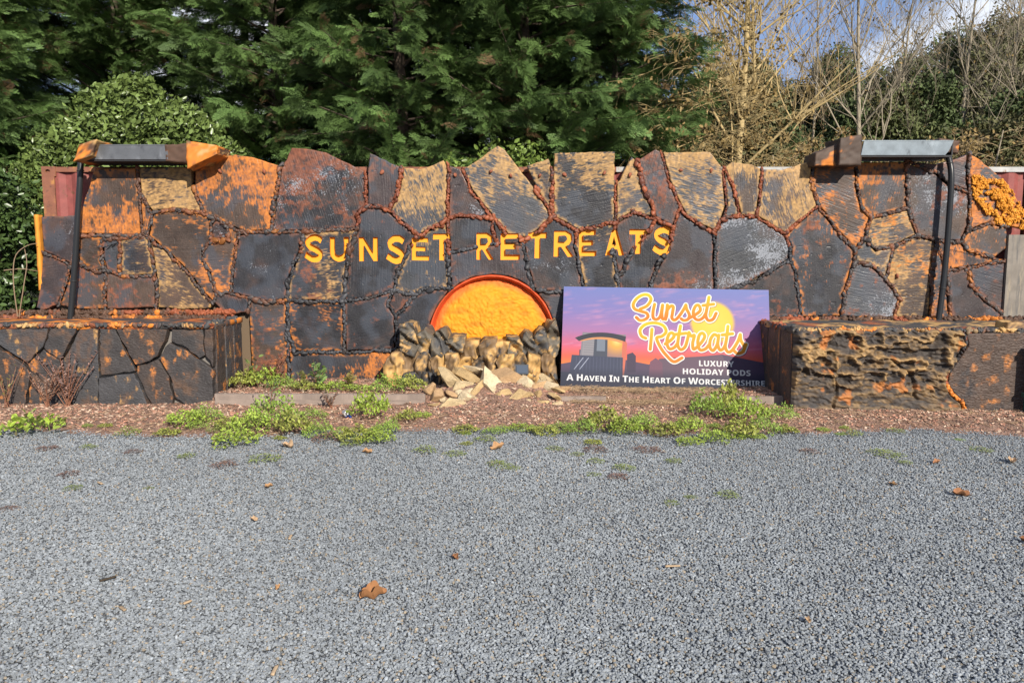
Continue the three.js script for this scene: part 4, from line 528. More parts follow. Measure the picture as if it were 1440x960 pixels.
// ---------------------------------------------------------------- heap of loose sandstone, every stone on its own
{
  const mats = [[0.48, 0.36, 0.20], [0.42, 0.29, 0.14], [0.52, 0.41, 0.26], [0.36, 0.23, 0.12]].map((c, i) => std({ map: tileTex((u, v) => { const a = pn(u * 6, v * 6, 6, 6, 40 + i), b = pn(u * 60, v * 60, 60, 60, 44 + i, 2); return c.map((q) => q * (0.55 + 0.55 * a + 0.4 * (b - 0.5))); }, 128), roughness: 0.95 }));
  // [px, py, width px, height px, roll, label]
  const S = [[632, 527, 44, 22, -0.5, 'long sandstone slab tilted down at the edge of the heap'], [655, 522, 40, 16, -0.3, 'flat sandstone flake near the top of the heap'], [689, 536, 36, 54, 0.25, 'largest upright sandstone slab in the middle of the heap'], [716, 525, 34, 40, -0.2, 'broad pale sandstone block behind the upright slab'], [648, 538, 30, 20, 0.2, 'blunt sandstone lump under the long tilted slab'], [668, 546, 44, 18, 0.75, 'sandstone shard leaning against the upright slab'], [655, 556, 30, 22, 0.1, 'squat sandstone block at the foot of the shard'], [615, 549, 26, 24, 0.0, 'brown sandstone block next to the short edging board'], [632, 566, 44, 24, 0.55, 'flat sandstone plate sloping out onto the bark'], [700, 552, 36, 16, 0.35, 'thin sandstone slip lying below the upright slab'], [738, 532, 26, 28, -0.1, 'upright sandstone wedge beside the pale block'], [753, 538, 30, 14, 0.35, 'small sandstone slab slanting towards the floodlight'], [766, 527, 22, 14, -0.2, 'sandstone chip lodged against the ledge'], [733, 550, 34, 26, -0.15, 'rounded sandstone boulder alone on the bark slope'], [772, 536, 38, 16, 0.05, 'level sandstone slab beside the sign corner'], [787, 541, 22, 12, 0.1, 'small sandstone block touching the sign corner'], [745, 562, 12, 18, 0.5, 'narrow sandstone splinter standing on the bark slope'], [700, 569, 18, 12, -0.5, 'little sandstone chip on the bark below the heap'], [672, 515, 36, 12, -0.25, 'thin sandstone flake against the rock ledge'], [605, 540, 14, 16, 0.2, 'small sandstone piece wedged behind the short edging board'], [782, 562, 16, 10, 0.0, 'small pale sandstone by the half buried board stub'], [758, 548, 14, 9, 0.3, 'tiny sandstone flake between boulder and level slab'], [683, 565, 16, 9, 0.1, 'tiny sandstone crumb in front of the heap']];
  { const R = rng(515); for (let k = 0; k < 26; k++) { const a = R(), px = 612 + 172 * a, py = 528 + 42 * R(); S.push([px, py, 12 + 18 * R(), 6 + 8 * R(), (R() - 0.5) * 0.9, 'small flat sandstone flake tucked among the larger heap stones']); } }
  S.forEach(([px, py, w, h, roll, label], i) => {
    const zz = mix(0.62, 1.30, clamp((py - 512) / 60)), p = onZ(px, py, zz), k = 1 / (FOCAL / (9.4 - zz)); const g = shard(700 + i * 3, w * k * 0.80, h * k * 0.62, Math.min(w, h) * k * 0.55 + 0.03, 13, 4);
    const gg = g.toNonIndexed(); gg.computeVertexNormals(); const m = solo('sandstone', boxUV(gg, 2), mats[i % 4], label, 'stone', 'loose sandstone heap under the sun'); m.rotation.set(-0.35 + (i % 5) * 0.12, (i % 7 - 3) * 0.25, roll); m.position.set(p.x, p.y - 0.05, zz);
  });
}
// ---------------------------------------------------------------- small floodlight
{
  const p = onZ(734, 521, 0.62), g = thing('floodlight', 'small black floodlight on a bracket at the foot of the rock ledge', 'lamp', [p.x, p.y - 0.07, 0.62]), blk = std({ color: lin(0.03, 0.035, 0.045), roughness: 0.4 });
  const h = new THREE.BoxGeometry(0.15, 0.115, 0.05); h.rotateX(-0.35); h.translate(0, 0.08, 0); part('housing', h, blk, g); const f = new THREE.BoxGeometry(0.125, 0.09, 0.006); f.rotateX(-0.35); f.translate(0, 0.088, 0.028); part('lens', f, std({ color: lin(0.06, 0.075, 0.10), roughness: 0.1 }), g);
  for (const s of [-1, 1]) { const b = new THREE.BoxGeometry(0.012, 0.12, 0.02); b.translate(s * 0.055, 0.0, -0.01); part('bracket', b, std({ color: lin(0.4, 0.4, 0.42), roughness: 0.4, metalness: 0.6 }), g); }
  const s = new THREE.CylinderGeometry(0.01, 0.01, 0.14, 8); s.translate(0, -0.06, -0.01); part('spike', s, blk, g);
}
// ---------------------------------------------------------------- printed sign board leaning on the wall
{
  const zb = 0.50, zt = 0.05, BL = onZ(788, 543, zb), BR = onZ(1085, 552, zb), TL = onZ(793, 403, zt), TR = onZ(1081, 408, zt);
  const W = 1536, H = 768, cv = document.createElement('canvas'); cv.width = W; cv.height = H; const x = cv.getContext('2d');
  let gr = x.createLinearGradient(0, 0, 0, H); for (const [t, c] of [[0, '#7a86c6'], [0.25, '#8b80bf'], [0.45, '#b27bae'], [0.60, '#df6d88'], [0.70, '#ef6a54'], [0.80, '#f08c40'], [1, '#f0a060']]) gr.addColorStop(t, c); x.fillStyle = gr; x.fillRect(0, 0, W, H);
  const R = rng(99); for (let k = 0; k < 420; k++) { const cx = R() * W, cy = R() * H * 0.62, n = f2(cx / 190, cy / 70, 7, 4); if (n < 0.47) continue; const rx = 20 + R() * 90, ry = 5 + R() * 16; const q = x.createRadialGradient(0, 0, 0, 0, 0, 1); const pink = R() < 0.65, a = 0.16 + R() * 0.22; q.addColorStop(0, pink ? `rgba(245,160,190,${a})` : `rgba(120,118,185,${a})`); q.addColorStop(1, 'rgba(240,160,190,0)'); x.save(); x.translate(cx, cy); x.rotate(-0.12); x.scale(rx, ry); x.fillStyle = q; x.beginPath(); x.arc(0, 0, 1, 0, 7); x.fill(); x.restore(); }
  gr = x.createRadialGradient(1110, 262, 0, 1110, 262, 175); gr.addColorStop(0, '#ffdb5c'); gr.addColorStop(0.84, '#fdd24f'); gr.addColorStop(1, 'rgba(250,205,120,0)'); x.fillStyle = gr; x.beginPath(); x.arc(1110, 262, 175, 0, 7); x.fill();
  const poly = (pts, f) => { x.fillStyle = f; x.beginPath(); pts.forEach((p, i) => i ? x.lineTo(...p) : x.moveTo(...p)); x.closePath(); x.fill(); };
  poly([[0, 600], [120, 575], [300, 590], [460, 560], [640, 590], [700, 568], [930, 530], [1180, 500], [1536, 560], [1536, 768], [0, 768]], '#5a4a63'); poly([[0, 660], [1536, 690], [1536, 768], [0, 768]], '#3d4257'); poly([[690, 575], [720, 545], [1180, 505], [1240, 640], [1240, 700], [690, 680]], '#6c5768'); poly([[640, 690], [650, 570], [690, 540], [740, 575], [745, 690]], '#7d5568'); poly([[480, 650], [480, 520], [520, 505], [545, 530], [545, 650]], '#4b3f55');
  // the pod: curved roof, lit porch, deck rail
  poly([[130, 490], [470, 510], [470, 700], [130, 700]], '#43485e'); poly([[150, 355], [470, 370], [455, 560], [135, 540]], '#8d8790'); poly([[160, 365], [250, 372], [250, 545], [150, 540]], '#9a969c'); for (let k = 0; k < 9; k++) poly([[160, 380 + k * 18], [250, 385 + k * 18], [250, 388 + k * 18], [160, 383 + k * 18]], '#77737c'); poly([[240, 380], [335, 385], [335, 560], [232, 555]], '#4c5261'); poly([[258, 405], [318, 408], [318, 500], [256, 498]], '#7f8897');
  gr = x.createRadialGradient(405, 420, 5, 405, 420, 120); gr.addColorStop(0, '#ffe08a'); gr.addColorStop(0.35, '#f2b052'); gr.addColorStop(1, '#a98379'); x.fillStyle = gr; x.fillRect(335, 385, 112, 165); poly([[447, 370], [480, 440], [460, 690], [436, 690]], '#d8755f');
  x.fillStyle = '#3a3b46'; x.beginPath(); x.moveTo(95, 400); x.quadraticCurveTo(260, 320, 470, 385); x.lineTo(466, 425); x.quadraticCurveTo(280, 355, 125, 425); x.closePath(); x.fill(); x.fillStyle = '#e09a62'; x.beginPath(); x.moveTo(125, 425); x.quadraticCurveTo(280, 360, 450, 420); x.lineTo(440, 436); x.quadraticCurveTo(280, 385, 150, 425); x.closePath(); x.fill();
  poly([[75, 530], [450, 545], [450, 690], [60, 690]], '#444a61'); for (let k = 0; k < 14; k++) { x.strokeStyle = '#5b617a'; x.lineWidth = 3; x.beginPath(); x.moveTo(110 + k * 25, 545); x.lineTo(108 + k * 25, 690); x.stroke(); } x.strokeStyle = '#b7bdd0'; x.lineWidth = 5; for (const d of [0, 40]) { x.beginPath(); x.moveTo(95 + d, 640); x.lineTo(160 + d, 550); x.stroke(); }
  gr = x.createLinearGradient(0, 620, 0, 768); gr.addColorStop(0, 'rgba(48,52,72,0)'); gr.addColorStop(0.6, 'rgba(48,52,72,0.85)'); gr.addColorStop(1, 'rgba(44,48,68,1)'); x.fillStyle = gr; x.fillRect(0, 600, W, 168);
  poly([[0, 0], [0, 0]], '#000');
  // script lettering, centre lines of the strokes in a local grid
  const tx = ([a, b]) => { const px = 880 + a / 5.335, py = 380 + b / 5.335, u = (px - 791) / 292, v = (py - (403 + (px - 791) * 0.02)) / 140.5; return [u * W, v * H]; };
  const script = [[[108, 298], [160, 272], [188, 225], [168, 192], [125, 190], [80, 218], [54, 262], [66, 298], [110, 315], [155, 330], [165, 358], [140, 380], [105, 385], [78, 362]], [[215, 262], [204, 320], [206, 366], [232, 378], [260, 350], [276, 268], [270, 330], [276, 374], [298, 368], [308, 340], [312, 268]], [[312, 268], [305, 340], [298, 378], [306, 320], [335, 278], [356, 282], [350, 330], [346, 366], [365, 384], [395, 360], [430, 310], [452, 268]], [[452, 268], [458, 300], [478, 345], [466, 378], [435, 386], [416, 374]], [[470, 372], [520, 345], [560, 310], [550, 272], [526, 276], [508, 320], [515, 365], [545, 384], [580, 366], [603, 330]], [[628, 208], [612, 290], [602, 350], [620, 386], [656, 376], [680, 332]], [[582, 272], [662, 262]],
    [[150, 520], [118, 502], [108, 455], [150, 415], [220, 405], [280, 425], [302, 470], [272, 505], [232, 520], [262, 590], [310, 650], [362, 690], [422, 662]], [[196, 452], [190, 530], [184, 602]], [[296, 562], [340, 532], [362, 502], [346, 480], [322, 494], [308, 550], [326, 596], [362, 588], [386, 560]], [[410, 428], [396, 510], [390, 570], [412, 602], [444, 582], [462, 530], [474, 476]], [[368, 492], [452, 482]], [[474, 476], [490, 502], [514, 498], [502, 552], [506, 596], [530, 586], [570, 545], [592, 505], [576, 480], [552, 495], [540, 550], [556, 602], [595, 596], [622, 568]], [[692, 502], [662, 490], [634, 530], [632, 586], [656, 606], [686, 560], [698, 494], [690, 560], [706, 602], [732, 590], [748, 560]], [[768, 428], [756, 520], [746, 580], [766, 616], [798, 602], [840, 540], [860, 488]], [[724, 492], [802, 482]], [[860, 488], [864, 530], [888, 580], [872, 616], [836, 626], [812, 608]], [[880, 612], [902, 560]]];
  const lines = script.map((s) => spline(s, s.length * 8).map(tx)), stroke = (w, style, dx = 0, dy = 0) => { x.lineWidth = w; x.strokeStyle = style; x.lineCap = x.lineJoin = 'round'; for (const l of lines) { x.beginPath(); l.forEach((p, i) => i ? x.lineTo(p[0] + dx, p[1] + dy) : x.moveTo(p[0] + dx, p[1] + dy)); x.stroke(); } };
  stroke(44, 'rgba(60,40,90,0.35)', 3, 4); stroke(40, '#fffdf6'); gr = x.createLinearGradient(0, 40, 0, 520); for (const [t, c] of [[0, '#ffd422'], [0.42, '#e67f1e'], [0.5, '#ffcf22'], [1, '#ea8a22']]) gr.addColorStop(t, c); stroke(24, gr);
  x.fillStyle = '#f7f6f4'; x.textAlign = 'left'; const word = (t, big, small, X, Y, width) => { x.font = `bold ${big}px serif`; const parts = t.split(' ').map((w) => [w[0], w.slice(1)]); let L = 0; const m = (s, f) => { x.font = `bold ${f}px sans-serif`; return x.measureText(s).width; }; parts.forEach(([a, b]) => { L += m(a, big) + m(b, small) + small * 0.28; }); x.save(); x.translate(X, Y); x.scale(width / (L - small * 0.28), 1); let c = 0; parts.forEach(([a, b]) => { x.font = `bold ${big}px sans-serif`; x.fillText(a, c, 0); c += m(a, big); x.font = `bold ${small}px sans-serif`; x.fillText(b, c, 0); c += m(b, small) + small * 0.28; }); x.restore(); };
  word('LUXURY', 58, 58, 1003, 590, 262); word('HOLIDAY PODS', 58, 58, 884, 652, 505); word('A HAVEN IN THE HEART OF WORCESTERSHIRE', 66, 54, 42, 724, 1450);
  const tex = new THREE.CanvasTexture(cv); tex.colorSpace = THREE.SRGBColorSpace; tex.magFilter = THREE.LinearFilter; tex.flipY = true;
  const g = thing('sign_board', 'printed sunset sign board leaning on the wall advertising luxury holiday pods', 'sign');
  const nrm = new THREE.Vector3().subVectors(BR, BL).cross(new THREE.Vector3().subVectors(TL, BL)).normalize(), mk = (off) => [BL, BR, TR, TL].map((p) => p.clone().addScaledVector(nrm, off));
  const f = mk(0.006), b = mk(-0.006), P = [], I = []; for (const p of [...f, ...b]) P.push(p.x, p.y, p.z); I.push(4, 6, 5, 4, 7, 6, 0, 4, 5, 0, 5, 1, 1, 5, 6, 1, 6, 2, 2, 6, 7, 2, 7, 3, 3, 7, 4, 3, 4, 0);
  let pg = new THREE.BufferGeometry(); pg.setAttribute('position', new THREE.Float32BufferAttribute(P, 3)); pg.setIndex(I); pg = pg.toNonIndexed(); pg.computeVertexNormals(); part('panel', pg, std({ color: lin(0.6, 0.6, 0.6), roughness: 0.5 }), g);
  const ff = mk(0.0075), fg = new THREE.BufferGeometry(); fg.setAttribute('position', new THREE.Float32BufferAttribute(ff.flatMap((p) => [p.x, p.y, p.z]), 3)); fg.setAttribute('uv', new THREE.Float32BufferAttribute([0, 0, 1, 0, 1, 1, 0, 1], 2)); fg.setIndex([0, 1, 2, 0, 2, 3]); fg.computeVertexNormals(); part('print', fg, std({ map: tex, color: lin(0.45, 0.45, 0.45), roughness: 0.55, specularIntensity: 0.3 }), g);
}
// ---------------------------------------------------------------- trees and shrubs behind the wall
// a flat feathery spray of cypress foliage, one metre long along +x
function sprayGeo(seed) {
  const R = rng(seed), P = [], I = []; const blade = (x, y, z, dx, dy, dz, l, w) => { const o = P.length / 3, px = -dz, pz = dx, q = Math.hypot(px, pz) || 1; P.push(x, y, z, x + dx * l * 0.45 + px / q * w, y + dy * l * 0.45, z + dz * l * 0.45 + pz / q * w, x + dx * l, y + dy * l - 0.012, z + dz * l, x + dx * l * 0.45 - px / q * w, y + dy * l * 0.45, z + dz * l * 0.45 - pz / q * w); I.push(o, o + 1, o + 2, o, o + 2, o + 3); };
  for (let k = 0; k < 15; k++) for (const s of [-1, 1]) {
    const t = 0.08 + 0.92 * (k + R() * 0.6) / 15, bx = t, by = 0.06 * Math.sin(t * 3) - 0.22 * t * t, a = (0.85 - 0.35 * t) * s + (R() - 0.5) * 0.3, L = (0.44 * (1 - t * 0.72)) * (0.7 + 0.5 * R()), tw = (R() - 0.5) * 0.35;
    for (let m = 0; m < 5; m++) { const u = (m + 0.4) / 5 * L, x = bx + Math.cos(a) * u, z = Math.sin(a) * u, y = by - 0.30 * u * u / L + tw * u, b = a + (m % 2 ? 0.55 : -0.55) * (0.7 + R() * 0.5); blade(x, y, z, Math.cos(b), tw - 0.15, Math.sin(b), 0.085 + 0.05 * R(), 0.013); }
    blade(bx + Math.cos(a) * L * 0.75, by - 0.2 * L + tw * L * 0.7, Math.sin(a) * L * 0.75, Math.cos(a), -0.25, Math.sin(a), 0.12, 0.014);
  }
  const g = new THREE.BufferGeometry(); g.setAttribute('position', new THREE.Float32BufferAttribute(P, 3)); g.setIndex(I); g.computeVertexNormals(); return g;
}
const SPRAYS = [sprayGeo(1), sprayGeo(2), sprayGeo(3)];
const needleMat = std({ roughness: 0.6, side: THREE.DoubleSide }), barkMat = std({ color: lin(0.075, 0.055, 0.042), roughness: 0.95 }), paleBark = std({ color: lin(0.30, 0.25, 0.18), roughness: 0.9 }), twigMat = std({ color: lin(0.34, 0.25, 0.14), roughness: 0.9 });
function alignX(dir, roll) { const x = dir.clone().normalize(), up = Math.abs(x.y) > 0.95 ? V3(0, 0, 1) : V3(0, 1, 0), z = x.clone().cross(up).normalize(), y = z.clone().cross(x); const m = new THREE.Matrix4().makeBasis(x, y, z); return new THREE.Quaternion().setFromRotationMatrix(m).multiply(new THREE.Quaternion().setFromAxisAngle(V3(1, 0, 0), roll)); }
function taper(points, r0, r1, seg = 6) { const n = points.length, P = [], I = []; for (let i = 0; i < n; i++) { const a = points[Math.max(0, i - 1)], b = points[Math.min(n - 1, i + 1)], q = alignX(V3(b.x - a.x, b.y - a.y, b.z - a.z), 0), r = mix(r0, r1, i / (n - 1)); for (let k = 0; k < seg; k++) { const t = k / seg * Math.PI * 2, v = V3(0, Math.cos(t) * r, Math.sin(t) * r).applyQuaternion(q).add(points[i]); P.push(v.x, v.y, v.z); } } for (let i = 0; i + 1 < n; i++) for (let k = 0; k < seg; k++) { const a = i * seg + k, b = i * seg + (k + 1) % seg; I.push(a, b, a + seg, b, b + seg, a + seg); } const g = new THREE.BufferGeometry(); g.setAttribute('position', new THREE.Float32BufferAttribute(P, 3)); g.setIndex(I); g.computeVertexNormals(); return g; }
function conifer(x, z, h, rad, seed, label, tone = 1, nb = 150, low = 0.8) {
  const R = rng(seed), g = thing('cypress_tree', label, 'tree', [x, 0, z], 'cypress trees behind the wall'), items = [], limbs = [];
  part('trunk', taper([V3(0, 0, 0), V3(0.05, h * 0.3, 0), V3(-0.04, h * 0.65, 0.05), V3(0, h, 0)], 0.17, 0.02, 9), barkMat, g);
  for (let b = 0; b < nb; b++) {
    const v = Math.pow((b + R()) / nb, 0.9), y0 = low + v * (h - low - 0.3), reach = rad * Math.pow(1 - v, 0.55) * (0.7 + 0.5 * R()) + 0.25, a = b * 2.399 + R() * 0.5, up = 0.42 - 0.2 * (1 - v) + (R() - 0.5) * 0.7, dir = V3(Math.cos(a), up, Math.sin(a)), pts = [];
    for (let k = 0; k <= 5; k++) { const t = k / 5; pts.push(V3(dir.x * reach * t, y0 + up * reach * t - 0.20 * reach * t * t + 0.10 * reach * t * t * t, dir.z * reach * t)); }
    limbs.push(taper(pts, 0.03 * (1 - v) + 0.012, 0.004, 4)); const ns = Math.round(26 + reach * 22), cv = new THREE.CatmullRomCurve3(pts), bt = 0.75 + 0.5 * R(), tint = 1;
    for (let k = 0; k < ns; k++) { const t = 0.14 + 0.86 * (k + R()) / ns, p = cv.getPoint(Math.min(1, t)), tg = cv.getTangent(Math.min(1, t)), sd = (k % 2 ? 1 : -1) * (0.3 + 0.75 * R()) * (1.15 - t * 0.7), d = tg.clone().applyAxisAngle(V3(0, 1, 0), sd); d.y += -0.10 + 0.9 * (R() - 0.5); const s = 0.17 + 0.24 * R(); p.y += (R() - 0.6) * 0.22; items.push([p, alignX(d, (R() - 0.5) * 2.6), s, bt * (0.6 + 0.7 * R()) * tone * (R() < 0.03 ? -1 : 1)]); }
  }
  part('limbs', mergeGeometries(limbs), barkMat, g);
  for (let v = 0; v < 3; v++) { const own = items.filter((_, i) => i % 3 === v), m = scatter('crown', SPRAYS[v], needleMat, own.length, (i) => { const [p, q, s, t] = own[i]; return [new THREE.Matrix4().compose(p, q, V3(s, s, s)), t < 0 ? [-0.16 * t, -0.10 * t, -0.05 * t] : [0.078 * t, 0.132 * t, 0.036 * t]]; }); m.name = 'crown'; m.userData.kind = 'stuff'; g.add(m); }
  return g;
}
conifer(-7.4, -5.6, 9.0, 2.3, 11, 'dark cypress tree standing past the red container corner', 1, 170, 0.4);
conifer(-4.4, -5.4, 10.5, 2.3, 12, 'cypress tree rising directly behind the ivy bush', 1, 170);
conifer(-1.9, -4.0, 10.2, 2.1, 13, 'cypress tree with drooping sprays behind the dark silvery slab', 1, 180);
conifer(0.2, -4.1, 10.8, 2.1, 14, 'bright cypress tree behind the RETREATS letters', 1, 180);
conifer(1.75, -4.5, 10.0, 1.75, 15, 'cypress tree at the end of the row beside the bare shrubs', 1, 180);
conifer(-8.6, -6.6, 10.0, 2.4, 16, 'shaded cypress tree in the second row past the container', 1, 130);
conifer(-5.6, -7.4, 11.0, 2.6, 17, 'shaded cypress tree in the second row behind the ivy bush', 1, 130);
conifer(-2.8, -7.2, 11.0, 2.6, 18, 'shaded cypress tree in the second row behind the drooping cypress', 1, 130);
conifer(-0.2, -7.3, 11.0, 2.6, 19, 'shaded cypress tree in the second row behind the bright cypress', 1, 130);

conifer(-9.0, -3.4, 8.0, 1.7, 20, 'dark cypress tree overlapping the outer side of the ivy bush', 1, 170, 0.4);
conifer(-4.2, -9.0, 11.5, 2.8, 21, 'far cypress tree closing the gap behind the second row past the ivy bush', 1, 130);
conifer(-1.4, -9.2, 11.5, 2.8, 22, 'far cypress tree closing the gap behind the second row at the dark silvery slab', 1, 130);
conifer(1.2, -8.0, 10.5, 2.2, 23, 'far cypress tree behind the end of the row', 1, 130);
conifer(-10.5, -6.0, 10.5, 2.6, 24, 'outermost dark cypress tree beyond the container', 1, 140);

// broad leaves: a small folded leaf, a cluster of them
function leafGeo() { const g = new THREE.BufferGeometry(); g.setAttribute('position', new THREE.Float32BufferAttribute([0, 0, 0, 0.35, 0.05, 0.26, 0.75, 0.03, 0.20, 1, -0.08, 0, 0.75, 0.03, -0.20, 0.35, 0.05, -0.26, 0.5, -0.02, 0], 3)); g.setIndex([0, 1, 6, 1, 2, 6, 2, 3, 6, 3, 4, 6, 4, 5, 6, 5, 0, 6]); g.computeVertexNormals(); return g; }
const LEAF = leafGeo();
function leafBall(seed, n, l, spread) { const R = rng(seed), gs = []; for (let k = 0; k < n; k++) { const g = LEAF.clone(), d = V3(R() - 0.5, R() - 0.3, R() - 0.5).normalize(), p = V3(R() - 0.5, R() - 0.5, R() - 0.5).multiplyScalar(spread); g.applyMatrix4(new THREE.Matrix4().compose(p, alignX(d, R() * 6), V3(l, l, l).multiplyScalar(0.7 + 0.6 * R()))); gs.push(g); } return mergeGeometries(gs); }
const glossLeaf = std({ roughness: 0.32, side: THREE.DoubleSide }), dullLeaf = std({ roughness: 0.7, side: THREE.DoubleSide });
const CL = [leafBall(1, 9, 0.085, 0.16), leafBall(2, 9, 0.085, 0.16)], CS = [leafBall(3, 12, 0.10, 0.35), leafBall(4, 12, 0.10, 0.35)];
function shrub(name, label, x, z, lobes, count, color, seed, geos, mat, stems = 5, group) {
  const R = rng(seed), g = thing(name, label, 'shrub', [x, 0, z], group), st = []; const hgt = Math.max(...lobes.map((l) => l[1] + l[4]));
  for (let k = 0; k < stems; k++) { const l = lobes[k % lobes.length]; st.push(taper([V3((R() - 0.5) * 0.3, 0, (R() - 0.5) * 0.3), V3(l[0] * 0.5 + (R() - 0.5) * 0.3, l[1] * 0.5, l[2] * 0.5), V3(l[0], l[1] + l[4] * 0.5, l[2])], 0.035, 0.008, 5)); }
  part('stems', mergeGeometries(st), barkMat, g);
  geos.forEach((geo, v) => { const m = scatter('foliage', geo, mat, Math.floor(count / geos.length), () => { const l = lobes[Math.floor(R() * lobes.length)], d = V3(R() - 0.5, R() - 0.5, R() - 0.5).normalize(), k = Math.pow(R(), 0.28); const n = 0.75 + 0.5 * n3(d.x * 2.5 + l[0], d.y * 2.5, d.z * 2.5, seed), t = 0.6 + 0.8 * R(); return [place(l[0] + d.x * l[3] * k * n, Math.max(0.03, l[1] + d.y * l[4] * k * n), l[2] + d.z * l[5] * k * n, R() * 6, R() * 6, R() * 6, 1, 1, 1), color.map((c) => c * t)]; }); m.name = 'foliage'; m.userData.kind = 'stuff'; g.add(m); });
  return g;
}
shrub('ivy_bush', 'glossy ivy bush bulging above the container roof beside the spillway', -5.95, -2.95, [[0, 3.3, 0, 1.2, 0.85, 0.6], [-1.0, 2.9, 0, 0.8, 0.7, 0.5], [1.0, 3.0, 0, 0.8, 0.65, 0.5], [-0.2, 3.75, -0.1, 0.75, 0.6, 0.5], [0.5, 3.6, -0.1, 0.6, 0.5, 0.5], [0, 1.8, -0.1, 1.6, 1.3, 0.4], [-0.75, 3.35, 0.2, 0.4, 0.4, 0.35], [0.95, 3.5, 0.1, 0.4, 0.32, 0.35], [0.1, 4.05, 0, 0.35, 0.35, 0.3], [-1.5, 2.6, 0.1, 0.4, 0.45, 0.35]], 6600, [0.10, 0.14, 0.038], 51, CL, glossLeaf, 8);
shrub('laurel_shrub', 'pale leaved laurel peeping over the wall beside the tilted slab', -0.1, -3.0, [[-0.7, 2.75, 0, 0.55, 0.45, 0.3], [0.1, 3.0, 0, 0.55, 0.5, 0.35], [0.5, 2.75, 0, 0.4, 0.4, 0.3], [0, 1.5, 0, 0.8, 1.2, 0.3]], 900, [0.11, 0.16, 0.035], 53, CL, glossLeaf, 5);
shrub('laurel_shrub', 'sparse laurel behind the dark slab with rusty top', -2.0, -3.0, [[-0.3, 2.45, 0, 0.5, 0.35, 0.3], [0.4, 2.4, 0, 0.4, 0.35, 0.3], [0, 1.4, 0, 0.6, 1.0, 0.3]], 420, [0.07, 0.11, 0.03], 55, CL, glossLeaf, 4);
shrub('evergreen_shrub', 'shaded evergreen shrub filling the gap past the container end', -6.7, -1.0, [[-0.4, 1.7, 0, 0.6, 0.7, 0.6], [-0.2, 0.9, 0.3, 0.55, 0.7, 0.5], [-0.9, 1.2, 0.2, 0.7, 0.9, 0.6], [-0.5, 2.4, -0.3, 0.6, 0.5, 0.5]], 850, [0.045, 0.075, 0.022], 57, CL, glossLeaf, 6);
shrub('evergreen_shrub', 'leafy shrub rooted in front of the container end by the charcoal block', -7.0, 0.0, [[0.0, 0.75, 0, 0.5, 0.5, 0.4], [-0.5, 1.0, 0, 0.5, 0.7, 0.4]], 420, [0.085, 0.13, 0.035], 59, CL, dullLeaf, 4);
{ // bare looping bramble stems by the container end
  const g = thing('bramble', 'bare looping bramble stems beside the edge of the slab wall', 'bramble'), P = (l) => l.map(([x, y, z]) => onZ(x, y, z)); const s = std({ color: lin(0.20, 0.14, 0.09), roughness: 0.9 });
  for (const l of [[[24, 445, 0.2], [18, 390, 0.2], [22, 358, 0.15], [38, 345, 0.1], [52, 342, 0.05]], [[26, 445, 0.2], [33, 400, 0.2], [37, 370, 0.15], [34, 350, 0.1]], [[5, 380, 0.1], [30, 378, 0.1], [52, 381, 0.0]]]) part('stem', taper(new THREE.CatmullRomCurve3(P(l)).getPoints(16), 0.007, 0.004, 6), s, g);
}

// bare winter trees
function bareTree(x, z, h, seed, label, o = {}) {
  const { lean = 0, r = 0.09, spread = 0.5, depth = 4, mat = paleBark, fork = 0.32, group = 'bare trees behind the wall', buds = 0, arch = 0, n0 = 16 } = o;
  const R = rng(seed), g = thing(o.name ?? 'bare_tree', label, 'tree', [x, 0, z], group), main = [], twigs = [], tips = [];
  const trunk = []; for (let k = 0; k <= 8; k++) { const t = k / 8; trunk.push(V3(lean * t * t * h + 0.10 * Math.sin(t * 5 + seed), h * t, 0.10 * Math.cos(t * 4 + seed))); } main.push(taper(trunk, r, 0.012, 8));
  const grow = (p, d, len, rad, lv) => { const pts = [p.clone()]; let q = p.clone(), e = d.clone(); const ns = 4; for (let k = 0; k < ns; k++) { e.add(V3((R() - 0.5) * 0.45, (R() - 0.35) * 0.28 - arch * 0.25, (R() - 0.5) * 0.45)).normalize(); q = q.clone().addScaledVector(e, len / ns); pts.push(q); } twigs.push(taper(pts, rad, rad * 0.35, lv > 1 ? 5 : 3)); if (lv <= 0) { tips.push(q); return; } const nc = lv > 1 ? 4 : 4; for (let k = 0; k < nc; k++) { const t = pts[1 + Math.floor(R() * ns)], f = e.clone().add(V3((R() - 0.5) * 1.7, (R() - 0.3) * 1.0, (R() - 0.5) * 1.7)).normalize(); grow(t, f, len * (0.45 + 0.3 * R()), Math.max(0.0035, rad * 0.5), lv - 1); } };
  const cv = new THREE.CatmullRomCurve3(trunk); for (let k = 0; k < n0; k++) { const t = fork + (1 - fork) * (k + R()) / n0, p = cv.getPoint(Math.min(1, t)), a = k * 2.4 + R(); grow(p, V3(Math.cos(a) * spread, 0.75 - 0.3 * spread, Math.sin(a) * spread).normalize(), h * (0.28 - 0.16 * t) * (0.8 + 0.6 * R()), r * (0.42 - 0.25 * t), depth - 2); }
  part('trunk', mergeGeometries(main), mat, g); part('twigs', mergeGeometries(twigs), o.twig ?? twigMat, g, 'stuff');
  if (buds) { const m = scatter('leaves', LEAF, dullLeaf, Math.floor(tips.length * buds), () => { const p = tips[Math.floor(R() * tips.length)], t = 0.6 + R() * 0.8, s = 0.05 + 0.05 * R(); return [place(p.x + (R() - 0.5) * 0.1, p.y, p.z + (R() - 0.5) * 0.1, R() * 6, R() * 6, R() * 6, s, s, s), [0.16 * t, 0.11 * t, 0.04 * t]]; }); m.name = 'leaves'; m.userData.kind = 'stuff'; g.add(m); }
  return g;
}
const at = (px, dist) => (px - 720) / FOCAL * dist;   // world x of a thing seen at px whose trunk stands dist metres ahead
